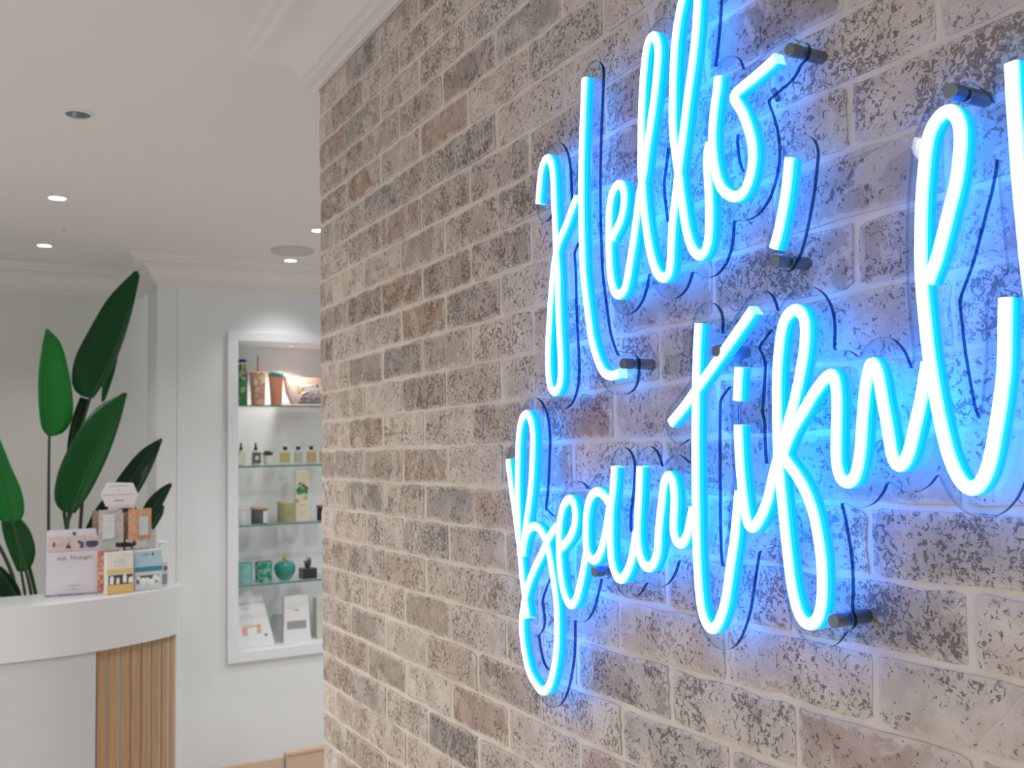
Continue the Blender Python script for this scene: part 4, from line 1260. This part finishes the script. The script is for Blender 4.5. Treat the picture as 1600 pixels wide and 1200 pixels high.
def packet(x0, x1, z0, z1, y, rot, mat, label, lab=None, group='foil packets on the rack'):
    w_, h_ = x1 - x0, z1 - z0
    root = empty('foil_packet', ((x0 + x1) / 2, y, z0), label, 'packet', group, rotz=rot)
    bm = bmesh.new()
    n1, n2 = 7, 6
    fr_, bk_ = [], []
    for i in range(n1):
        for j in range(n2):
            u, v = i / (n1 - 1) * 2 - 1, j / (n2 - 1) * 2 - 1
            t = 0.0075 * (1 - u * u) * (1 - v * v) + 0.0004
            fr_.append(bm.verts.new((u * w_ / 2, -t, (v + 1) * h_ / 2)))
            bk_.append(bm.verts.new((u * w_ / 2, t, (v + 1) * h_ / 2)))
    for L_ in (fr_, bk_):
        for i in range(n1 - 1):
            for j in range(n2 - 1):
                bm.faces.new((L_[i * n2 + j], L_[(i + 1) * n2 + j], L_[(i + 1) * n2 + j + 1], L_[i * n2 + j + 1]))
    for i in range(n1 - 1):
        for j in (0, n2 - 1):
            bm.faces.new((fr_[i * n2 + j], fr_[(i + 1) * n2 + j], bk_[(i + 1) * n2 + j], bk_[i * n2 + j]))
    for j in range(n2 - 1):
        for i in (0, n1 - 1):
            bm.faces.new((fr_[i * n2 + j], fr_[i * n2 + j + 1], bk_[i * n2 + j + 1], bk_[i * n2 + j]))
    obj('pouch', bm, mat, root, smooth=60)
    obj('header_seal', bxm(-w_ / 2, w_ / 2, -0.0012, 0.0012, h_, h_ + 0.008), mat, root)
    if lab:
        a, b_, c_, d_, lm = lab
        bm = bmesh.new(); box(bm, a * w_, b_ * w_, -0.0088, -0.0078, c_ * h_, d_ * h_, bev=0.0003)
        obj('label_patch', bm, lm, root)
        for zz in (0.35, 0.5, 0.72):
            hbar('text_line', root, (a + 0.06) * w_, (b_ - 0.06) * w_, -0.0089, (c_ + (d_ - c_) * zz) * h_, (c_ + (d_ - c_) * zz) * h_ + 0.7 * s, M['ink_light'])
    return root


yp = 3.785
packet(0.4126, 0.4928, 1.3757, 1.482, yp, 0.05, M['foil_pink'], 'pinkish grey foil packet with pale label, hanging left on the rack', (-0.34, 0.16, 0.1, 0.92, M['label_pale']))
packet(0.5146, 0.5974, 1.3722, 1.4806, 3.80, 0.12, M['foil_orange'], 'orange foil packet with blue-white label, hanging right on the rack', (-0.05, 0.34, 0.18, 0.8, M['label_blue']))
packet(0.3938, 0.4306, 1.3888, 1.4795, 3.83, -0.7, M['foil_brown'], 'brown foil packet seen edge-on behind the pinkish grey packet')
packet(0.5029, 0.5345, 1.3741, 1.4672, 3.838, 0.5, M['foil_brown'], 'dark brown foil packet between the pinkish and orange packets')
packet(0.4136, 0.4894, CZ + 0.006, 1.3329, 3.815, 0.1, M['foil_red'], 'red and white spotted foil packet behind the yellow box')
packet(0.5163, 0.6071, CZ + 0.006, 1.3268, 3.913, 0.05, M['foil_beige'], 'beige foil packet behind the pale blue box')

# ------------------------------------------------------------------ display niche: glass shelves and goods
SHELF_Z = [1.943, 1.623, 1.315, 1.006]
for i, z in enumerate(SHELF_Z):
    root = empty('glass_shelf', (NX0, BACK_Y, z), ['topmost glass shelf of the niche', 'second glass shelf from the top of the niche', 'third glass shelf from the top of the niche', 'lowest glass shelf of the niche'][i] , 'shelf', 'glass shelves in the niche')
    obj('glass_pane', bxm(0.001, NX1 - NX0 - 0.001, 0.012, NDEPTH - 0.002, -0.008, 0.0), M['glass_shelf'], root)
    obj('front_edge', bxm(0.001, NX1 - NX0 - 0.001, 0.008, 0.012, -0.008, 0.0, bev=0.0012), M['glass_edge'], root)
SC = 1 / 296.0

nl = empty('niche_spotlight', (1.5332, 5.16, NZ1), 'small warm spotlight set in the niche ceiling', 'downlight')
obj('ring', lat([(0.028, 0.0), (0.028, -0.004), (0.022, -0.005), (0.021, 0.0)], 28), M['chrome'], nl, smooth=40)
bm = bmesh.new(); lathe(bm, [(0.022, -0.003), (0, -0.003)], 24, cap=False)
obj('lens', bm, M['lamp_warm'], nl)
ld = bpy.data.lights.new('niche_beam', 'SPOT'); ld.energy = NICHE_W; ld.color = (1.0, 0.93, 0.85); ld.spot_size = math.radians(120); ld.spot_blend = 0.6; ld.shadow_soft_size = 0.02
lo = bpy.data.objects.new('niche_beam', ld); COL.objects.link(lo); lo.parent = nl; lo.location = (0, 0, -0.012)


def flor(name, base, spots, scale=45.0, seed=0.0):
    return photo_mat(name, [base] + spots, scale, seed, 0.4)


Z1, Z2, Z3, Z4 = SHELF_Z
Y1 = 5.155
# --- top shelf
M['green_floral'] = flor('green_floral_print', (0.01, 0.16, 0.045), [(0.012, 0.20, 0.06), (0.02, 0.22, 0.08), (0.45, 0.38, 0.10), (0.03, 0.06, 0.22)], 26, 2.0)
M['blue_cap'] = plain('blue_cap', (0.01, 0.05, 0.22), 0.35)
r = empty('green_bottle', (1.265, Y1, Z1), 'green floral water bottle with blue cap, at the left of the top shelf', 'bottle')
obj('bottle_body', lat([(0.024, 0.0004), (0.026, 0.004), (0.0265, 0.17), (0.024, 0.195), (0.019, 0.212), (0.018, 0.222)], 28), M['green_floral'], r, smooth=40)
obj('neck_ring', lat([(0.019, 0.222), (0.019, 0.230)], 24), M['white'], r, smooth=40)
obj('cap', lat([(0.0205, 0.230), (0.021, 0.232), (0.021, 0.246), (0.019, 0.248)], 24), M['blue_cap'], r, smooth=40)
M['floral'] = flor('floral_print', (0.62, 0.42, 0.32), [(0.68, 0.55, 0.42), (0.60, 0.28, 0.20), (0.45, 0.34, 0.16), (0.62, 0.20, 0.22), (0.70, 0.60, 0.52)], 24, 5.0)
r = empty('floral_tumbler', (1.3485, Y1, Z1), 'floral plastic tumbler with pink straw beside the green bottle', 'cup')
obj('cup_body', lat([(0.034, 0.0004), (0.035, 0.004), (0.042, 0.165), (0.0425, 0.172)], 30), M['floral'], r, smooth=40)
obj('lid', lat([(0.0435, 0.168), (0.0435, 0.178), (0.036, 0.182), (0, 0.183)], 30), M['floral'], r, smooth=40)
bm = bmesh.new(); tube(bm, [(-0.001, -0.01, 0.13), (-0.002, -0.005, 0.272)], 0.0042, 10)
obj('straw', bm, plain('pink_straw', (0.62, 0.16, 0.24), 0.4), r, smooth=60)
r = empty('travel_cup', (1.4474, Y1, Z1), 'peach travel cup with teal lid in the middle of the top shelf', 'cup')
M['peach'] = plain('peach_wood_print', (0.66, 0.30, 0.18), 0.4, noise=0.12, nscale=18)
obj('cup_body', lat([(0.028, 0.0004), (0.0295, 0.004), (0.034, 0.08), (0.039, 0.15), (0.0395, 0.160)], 30), M['peach'], r, smooth=40)
obj('lid', lat([(0.041, 0.158), (0.0415, 0.163), (0.041, 0.176), (0.037, 0.181), (0, 0.181)], 30), plain('teal_lid', (0.07, 0.24, 0.20), 0.4), r, smooth=40)


def curved_bag(name, pts, y0, y1, mat, parent):
    bm = bmesh.new()
    a = [bm.verts.new((x, y0, z)) for x, z in pts]
    b_ = [bm.verts.new((x, y1, z)) for x, z in pts]
    n = len(pts)
    for i in range(n):
        bm.faces.new((a[i], a[(i + 1) % n], b_[(i + 1) % n], b_[i]))
    bm.faces.new(a); bm.faces.new(b_[::-1])
    es = [e for e in bm.edges if abs(e.verts[0].co.y - e.verts[1].co.y) < 1e-6]
    bmesh.ops.bevel(bm, geom=es, offset=min(0.006, (y1 - y0) * 0.35), segments=3, affect='EDGES', profile=0.5)
    return obj(name, bm, mat, parent, smooth=50)


def local(pts3, x, z):
    return [(p[0] - x, p[2] - z) for p in pts3]


xq = 1.616
r = empty('pink_pouch', (xq, 5.20, Z1), 'large pale pink pouch leaning behind the smaller pouches', 'pouch')
P = local([(1.5121, 5.2, 2.1094), (1.548, 5.2, 2.1066), (1.635, 5.2, 2.1048), (1.7384, 5.2, 2.0997), (1.7374, 5.2, 1.959), (1.6269, 5.2, 1.9583), (1.5545, 5.2, 1.9579), (1.5225, 5.2, 2.0247)], xq, Z1)
P = [(a, max(b, 0.0005)) for a, b in P]
curved_bag('bag_body', P, 0.0, 0.05, plain('pale_pink_fabric', (0.72, 0.42, 0.36), 0.7, noise=0.04), r)
P = local([(1.5078, 5.185, 2.1117), (1.5292, 5.185, 2.1157), (1.5542, 5.185, 2.095), (1.572, 5.185, 2.0315), (1.5862, 5.185, 1.9891), (1.586, 5.185, 1.9573), (1.5572, 5.185, 1.9571), (1.5323, 5.185, 1.9886), (1.5147, 5.185, 2.0484)], xq, Z1)
P = [(a, max(b, 0.0005)) for a, b in P]
curved_bag('side_gusset', P, -0.018, -0.001, flor('pale_floral', (0.76, 0.66, 0.54), [(0.80, 0.74, 0.66), (0.72, 0.55, 0.35)], 50, 1.0), r)
xq2 = 1.658
r = empty('bright_pouch', (xq2, 5.150, Z1), 'red, yellow and white patterned pouch between the pink and spotted pouches', 'pouch')
P = [(a, max(b, 0.0005)) for a, b in local([(1.5696, 5.165, 2.0584), (1.6166, 5.165, 2.0627), (1.6822, 5.165, 2.0567), (1.7338, 5.165, 2.0611), (1.7331, 5.165, 1.9572), (1.5871, 5.165, 1.9562)], xq2, Z1)]
curved_bag('bag_body', P, 0.0, 0.024, flor('bright_print', (0.72, 0.16, 0.13), [(0.75, 0.45, 0.10), (0.78, 0.72, 0.66), (0.80, 0.76, 0.72), (0.03, 0.16, 0.10)], 20, 3.3), r)
r = empty('spotted_pouch', (xq2, 5.115, Z1), 'small rounded black and white patterned pouch at the shelf front', 'pouch')
P = [(a, max(b, 0.0005)) for a, b in local([(1.5605, 5.125, 1.9539), (1.5642, 5.125, 1.9785), (1.5751, 5.125, 2.0066), (1.5931, 5.125, 2.0209), (1.6291, 5.125, 2.0248), (1.6836, 5.125, 2.0256), (1.7275, 5.125, 2.0226), (1.7344, 5.125, 1.9551)], xq2, Z1)]
curved_bag('bag_body', P, 0.0, 0.03, flor('black_white_print', (0.05, 0.04, 0.05), [(0.14, 0.11, 0.12), (0.45, 0.36, 0.38), (0.66, 0.56, 0.58)], 130, 6.1), r)

# --- second shelf
M['pale_green_glass'] = plain('pale_green_glass', (0.52, 0.58, 0.42), 0.2)
def dropper(x, dark, label):
    r = empty('dropper_bottle', (x, Y1, Z2), label, 'bottle', 'dropper bottles')
    obj('bottle_body', lat([(0.021, 0.0004), (0.022, 0.003), (0.022, 0.066), (0.017, 0.076), (0.008, 0.080), (0.008, 0.086)], 24), M['pale_green_glass'], r, smooth=40)
    obj('dropper_cap', lat([(0.009, 0.084), (0.0095, 0.095), (0.006, 0.098), (0.0045, 0.118), (0.003, 0.124)], 18), M['black'], r, smooth=40)
    if dark:
        hbar('front_label', r, -0.022, 0.022, -0.0215, 0.012, 0.070, plain('charcoal_label', (0.10, 0.11, 0.11), 0.5), 0.001)
        bm = bmesh.new(); lathe(bm, [(0.011, 0), (0, 0.001)], 20, (0, 0, 0), cap=False)
        o = obj('round_emblem', bm, M['label_pale'], r); o.rotation_euler = (math.pi / 2, 0, 0); o.location = (0.001, -0.0228, 0.041)
    else:
        hbar('front_label', r, -0.019, 0.019, -0.0215, 0.008, 0.064, plain('pale_green_label', (0.62, 0.66, 0.52), 0.5), 0.0008)
        hbar('text_line', r, -0.006, 0.006, -0.0224, 0.036, 0.039, M['ink_light'])
    return r


dropper(1.258, False, 'pale green dropper bottle at the left end of the second shelf')
dropper(1.336, True, 'dropper bottle with dark square label beside the small white pot')


def potted(name, x, y, z, label, pot_prof, pot_mat, tops, mat, square=None):
    r = empty(name, (x, y, z), label, 'plant')
    if square:
        bm = bmesh.new(); a, h = square; box(bm, -a, a, -a, a, 0.0004, h, bev=0.003)
        obj('pot', bm, pot_mat, r)
    else:
        obj('pot', lat(pot_prof, 26), pot_mat, r, smooth=40)
    rn = random.Random(len(name) + int(x * 1000))
    for k in range(tops[0]):
        an = rn.uniform(0, 6.283); tilt = rn.uniform(0.05, tops[3]); ln = rn.uniform(tops[1] * 0.7, tops[1]); wd = tops[2]
        c_, s_ = math.cos(an), math.sin(an)
        bm = bmesh.new()
        b0 = Vector((c_ * 0.006, s_ * 0.006, tops[4]))
        dirv = Vector((c_ * math.sin(tilt), s_ * math.sin(tilt), math.cos(tilt)))
        tube(bm, [b0, b0 + dirv * ln * 0.4, b0 + dirv * ln], [wd * 0.7, wd, wd * 0.15], 6)
        obj('leaf', bm, mat, r, smooth=60)
    return r


potted('small_potted_plant', 1.3996, Y1, Z2, 'little green plant in a cream pot on the second shelf', [(0.017, 0.0004), (0.020, 0.004), (0.0225, 0.052), (0.019, 0.053), (0, 0.050)], M['cream_card'], (26, 0.036, 0.0055, 1.15, 0.050), plain('succulent_green', (0.035, 0.10, 0.02), 0.5))


def perfume(x, col, w_, label, crown_=True):
    r = empty('oil_bottle', (x, Y1, Z2), label, 'bottle', 'oil bottles on the second shelf')
    glass = clear('bottle_glass', (0.93, 0.95, 0.93), 1.0)
    obj('bottle_body', bxm(-w_, w_, -0.013, 0.013, 0.0004, 0.072, bev=0.003), glass, r)
    obj('liquid', bxm(-w_ + 0.003, w_ - 0.003, -0.010, 0.010, 0.014, 0.068, bev=0.002), plain('oil_' + label[:6], col, 0.25), r)
    obj('neck', lat([(0.007, 0.0722), (0.007, 0.080)], 16), M['white'], r, smooth=40)
    obj('stopper', lat([(0.009, 0.080), (0.011, 0.081), (0.011, 0.097), (0.010, 0.100), (0, 0.100)], 20), M['black'], r, smooth=40)
    if crown_:
        obj('stopper_knob', lat([(0.005, 0.100), (0.0065, 0.106), (0.004, 0.111), (0, 0.112)], 16), M['cream_card'], r, smooth=50)
    return r


perfume(1.4955, (0.60, 0.50, 0.18), 0.028, 'yellow oil bottle with black and cream stopper')
perfume(1.5681, (0.56, 0.54, 0.44), 0.022, 'nearly clear oil bottle with black and cream stopper')
perfume(1.6418, (0.60, 0.42, 0.18), 0.026, 'amber oil bottle with plain black stopper', False)
perfume(1.7128, (0.58, 0.46, 0.16), 0.024, 'golden oil bottle cut off by the brick wall edge', False)

# --- third shelf
r = empty('glass_jar', (1.2596, Y1, Z3), 'frosted pale jar with cork-coloured lid, left end of the third shelf', 'jar')
obj('jar_body', lat([(0.026, 0.0004), (0.028, 0.003), (0.028, 0.068), (0.026, 0.072)], 28), plain('frosted_glass', (0.62, 0.65, 0.68), 0.3), r, smooth=40)
obj('lid', lat([(0.027, 0.072), (0.028, 0.074), (0.028, 0.083), (0, 0.084)], 28), plain('pale_lid', (0.66, 0.62, 0.54), 0.5), r, smooth=40)
hbar('text_line', r, -0.004, 0.008, -0.0285, 0.048, 0.056, M['ink_light'])
r = empty('candle_jar', (1.3542, Y1, Z3), 'dark candle jar with wooden lid and white wrap label', 'candle')
obj('jar_body', lat([(0.040, 0.0004), (0.043, 0.004), (0.043, 0.073), (0.041, 0.076)], 32), plain('dark_glass', (0.10, 0.10, 0.11), 0.15), r, smooth=40)
obj('lid', lat([(0.046, 0.0765), (0.047, 0.078), (0.047, 0.086), (0.045, 0.088), (0, 0.088)], 32), M['lid_wood'], r, smooth=40)
bm = bmesh.new()
n_ = 12
ra = [bm.verts.new((0.0436 * math.sin(a), -0.0436 * math.cos(a), z_)) for z_ in (0.006, 0.068) for a in [0.25 + 1.2 * i / (n_ - 1) for i in range(n_)]]
for i in range(n_ - 1):
    bm.faces.new((ra[i], ra[i + 1], ra[n_ + i + 1], ra[n_ + i]))
obj('wrap_label', bm, plain('lilac_white_label', (0.66, 0.66, 0.74), 0.5), r, smooth=60)
r = empty('olive_candle', (1.4978, Y1, Z3), 'olive green lidded candle tin beside the cream box', 'candle')
M['olive'] = plain('olive_tin', (0.36, 0.37, 0.19), 0.35)
obj('tin_body', lat([(0.043, 0.0004), (0.045, 0.003), (0.045, 0.100)], 32), M['olive'], r, smooth=40)
obj('lid', lat([(0.0465, 0.100), (0.0465, 0.112), (0.044, 0.115), (0, 0.116)], 32), plain('olive_lid', (0.42, 0.43, 0.25), 0.35), r, smooth=40)
hbar('text_line', r, -0.016, 0.016, -0.0455, 0.022, 0.025, M['ink_light'])
hbar('text_line', r, 0.000, 0.014, -0.0458, 0.048, 0.056, plain('olive_ink', (0.22, 0.23, 0.12), 0.5))
xbx = 1.5895
r = empty('leaf_print_box', (xbx, 5.15, Z3), 'tall cream carton printed with green leaves and limes', 'box', rotz=-0.22)
obj('carton', bxm(-0.037, 0.037, 0.0, 0.07, 0.0004, 0.272, bev=0.001), plain('cream_carton', (0.72, 0.66, 0.52), 0.5), r)
M['leaf_print'] = plain('leaf_print', (0.05, 0.22, 0.10), 0.5)
M['lime_print'] = plain('lime_print', (0.40, 0.52, 0.20), 0.5)
rn = random.Random(4)
for k in range(34):
    a = rn.uniform(0, 6.283); cx_, cz_ = rn.uniform(-0.024, 0.024), rn.uniform(0.150, 0.208)
    if abs(cx_) > 0.018 and cz_ > 0.19:
        continue
    bm = bmesh.new()
    l_, w_ = rn.uniform(0.009, 0.014), rn.uniform(0.0045, 0.0065)
    vs = [bm.verts.new((cx_ + l_ * math.cos(t) * math.cos(a) - w_ * math.sin(t) * math.sin(a), -0.0005 - 0.00004 * k, cz_ + l_ * math.cos(t) * math.sin(a) + w_ * math.sin(t) * math.cos(a))) for t in [i * math.pi / 5 for i in range(10)]]
    bm.faces.new(vs)
    obj('printed_leaf', bm, M['leaf_print'], r)
for cx_, cz_, rr, mm in ((0.016, 0.128, 0.013, 'lime_print'), (-0.028, 0.112, 0.0085, 'leaf_print'), (-0.029, 0.112, 0.005, 'lime_print')):
    bm = bmesh.new(); lathe(bm, [(rr, 0), (0, 0.0002)], 18, cap=False)
    o = obj('printed_lime', bm, M[mm], r); o.rotation_euler = (math.pi / 2, 0, 0); o.location = (cx_, -0.0012 - (0.0002 if rr < 0.006 else 0), cz_)
hbar('text_line', r, -0.012, 0.016, -0.0004, 0.084, 0.090, M['ink_light'])
hbar('text_line', r, -0.018, 0.022, -0.0004, 0.048, 0.051, M['ink_light'])
hbar('text_line', r, -0.008, 0.010, -0.0004, 0.236, 0.240, M['ink_light'])
r = empty('amber_jar', (1.7106, Y1, Z3), 'dark brown jar with wooden lid beside the brick wall edge, third shelf', 'jar')
obj('jar_body', lat([(0.036, 0.0004), (0.038, 0.003), (0.038, 0.070)], 28), plain('dark_brown_glass', (0.05, 0.035, 0.03), 0.15), r, smooth=40)
obj('lid', lat([(0.040, 0.070), (0.040, 0.082), (0, 0.083)], 28), plain('brown_lid', (0.28, 0.15, 0.09), 0.5), r, smooth=40)

# --- lowest glass shelf
M['aqua'] = photo_mat('aqua_marble', [(0.16, 0.42, 0.38), (0.22, 0.48, 0.44), (0.24, 0.40, 0.55)], 22, 2.2, 0.2)
M['reef'] = photo_mat('reef_print', [(0.01, 0.14, 0.17), (0.02, 0.26, 0.26), (0.06, 0.36, 0.30), (0.40, 0.46, 0.26), (0.02, 0.20, 0.22)], 38, 4.4, 0.2)
for px_, mt, lab, nm in ((1.2711, 'aqua', 'pale aqua glass candle at the left end of the lowest glass shelf', 0), (1.3775, 'reef', 'teal patterned glass candle beside the apple bottle', 1)):
    r = empty('glass_candle', (px_, Y1, Z4), lab, 'candle', 'teal glass candles')
    obj('tumbler', lat([(0.041, 0.0004), (0.0445, 0.004), (0.0445, 0.108), (0.0415, 0.108), (0.041, 0.096)], 32), M[mt], r, smooth=40)
    obj('wax', lat([(0.0405, 0.090), (0.0405, 0.096), (0, 0.096)], 28), M['white'], r, smooth=40)
    bm = bmesh.new(); tube(bm, [(0, 0, 0.095), (0, 0, 0.104)], 0.001, 6)
    obj('wick', bm, M['black'], r)
r = empty('apple_bottle', (1.4913, Y1, Z4), 'turquoise apple-shaped bottle with gold stopper', 'bottle')
obj('bottle_body', lat([(0.020, 0.0004), (0.026, 0.002), (0.041, 0.016), (0.053, 0.040), (0.0575, 0.062), (0.055, 0.080), (0.046, 0.094), (0.032, 0.101), (0.018, 0.100), (0.011, 0.096)], 36), plain('turquoise_glaze', (0.006, 0.26, 0.23), 0.15, coat=0.6), r, smooth=60)
obj('gold_neck', lat([(0.008, 0.095), (0.0095, 0.100), (0.009, 0.108)], 20), M['gold'], r, smooth=40)
obj('stopper', lat([(0.007, 0.108), (0.0105, 0.113), (0.0115, 0.121), (0.009, 0.129), (0.0085, 0.134), (0, 0.136)], 20), M['gold'], r, smooth=50)
potted('dark_potted_succulent', 1.6184, Y1, Z4, 'spiky dark succulent in a square black pot', None, plain('black_pot', (0.03, 0.03, 0.04), 0.3), (16, 0.068, 0.006, 0.5, 0.050), plain('grey_green_leaf', (0.06, 0.085, 0.065), 0.6), square=(0.040, 0.055))

# --- niche floor
zf = NZ0
M['white_card'] = plain('white_card', (0.78, 0.78, 0.79), 0.4)
xa = 1.3222
r = empty('picture_card', (xa, 5.13, zf), 'white leaning display card printed with a pale figure and pink box', 'card')
P = local([(1.2366, 5.13, 0.685), (1.2367, 5.13, 0.9679), (1.3775, 5.13, 0.9688), (1.4245, 5.13, 0.6899), (1.4244, 5.13, 0.6732)], xa, zf)
bm = bmesh.new()
pl_ = [(-0.085, 0.0008), (-0.078, 0.285), (0.052, 0.285), (0.106, 0.020), (0.106, 0.0008)]
a = [bm.verts.new((x_, z_ * 0.28, z_)) for x_, z_ in pl_]
b_ = [bm.verts.new((x_, z_ * 0.28 + 0.012, z_)) for x_, z_ in pl_]
bm.faces.new(a); bm.faces.new(b_[::-1])
for i in range(5):
    bm.faces.new((a[i], a[(i + 1) % 5], b_[(i + 1) % 5], b_[i]))
card = obj('board', bm, M['white_card'], r)


def on_card(nm, pts, mat, lift):
    bm = bmesh.new()
    bm.faces.new([bm.verts.new((x_, z_ * 0.28 - lift, z_)) for x_, z_ in pts])
    obj(nm, bm, mat, r)


M['pale_mint'] = plain('pale_mint_print', (0.68, 0.72, 0.72), 0.5)
M['pink_print'] = plain('pink_print', (0.68, 0.42, 0.34), 0.5)
on_card('printed_body', [(-0.035 + 0.035 * math.cos(t) * (1.25 if math.sin(t) < 0 else 1.0), 0.135 + 0.045 * math.sin(t)) for t in [i * math.pi / 8 for i in range(16)]], M['pale_mint'], 0.0006)
on_card('printed_head', [(-0.035 + 0.028 * math.cos(t), 0.205 + 0.022 * math.sin(t)) for t in [i * math.pi / 7 for i in range(14)]], M['pale_mint'], 0.0008)
on_card('printed_line', [(-0.055, 0.194), (-0.020, 0.190), (-0.020, 0.194), (-0.055, 0.199)], M['ink_light'], 0.0012)
on_card('pink_box_print', [(-0.058, 0.060), (-0.060, 0.105), (0.040, 0.112), (0.042, 0.066)], M['pink_print'], 0.0010)
on_card('printed_label', [(-0.030, 0.050), (-0.031, 0.098), (0.018, 0.101), (0.020, 0.052)], M['white_card'], 0.0014)
on_card('printed_mark', [(0.058, 0.048), (0.058, 0.062), (0.072, 0.063), (0.072, 0.049)], M['ink'], 0.0010)
xw = 1.552
r = empty('window_carton', (xw, 5.13, zf), 'white carton with grey window band standing right of the picture card', 'box', rotz=-0.1)
bm = bmesh.new()
w0, w1, h_ = 0.073, 0.064, 0.242
v0 = [bm.verts.new(p) for p in ((-w0, 0, 0.0005), (w0, 0, 0.0005), (w0, 0.09, 0.0005), (-w0, 0.09, 0.0005))]
v1 = [bm.verts.new(p) for p in ((-w1, 0.03, h_), (w1, 0.03, h_), (w1, 0.075, h_), (-w1, 0.075, h_))]
bm.faces.new(v0[::-1]); bm.faces.new(v1)
for i in range(4):
    bm.faces.new((v0[i], v0[(i + 1) % 4], v1[(i + 1) % 4], v1[i]))
obj('carton', bm, M['white_card'], r)


def slope_patch(nm, x0_, x1_, z0_, z1_, mat):
    bm = bmesh.new()
    f_ = lambda z_: z_ * 0.03 / h_ - 0.0006
    bm.faces.new([bm.verts.new(p) for p in ((x0_, f_(z0_), z0_), (x1_, f_(z0_), z0_), (x1_, f_(z1_), z1_), (x0_, f_(z1_), z1_))])
    obj(nm, bm, mat, r)


slope_patch('window_band', -0.053, 0.050, 0.070, 0.112, plain('grey_window', (0.32, 0.32, 0.35), 0.4, noise=0.2, nscale=90))
slope_patch('text_line', -0.016, 0.010, 0.168, 0.172, M['ink'])
slope_patch('text_line', -0.002, 0.016, 0.160, 0.165, M['ink_light'])
xe = 1.7296
r = empty('plain_carton', (xe, 5.16, zf), 'plain cream carton cut off by the brick wall edge', 'box')
obj('carton', bxm(-0.060, 0.060, 0.0, 0.07, 0.0005, 0.215, bev=0.001), plain('cream_grey_card', (0.62, 0.62, 0.55), 0.5), r)
obj('top_flap', bxm(-0.058, 0.058, 0.002, 0.068, 0.2152, 0.2175), M['cream_card'], r)
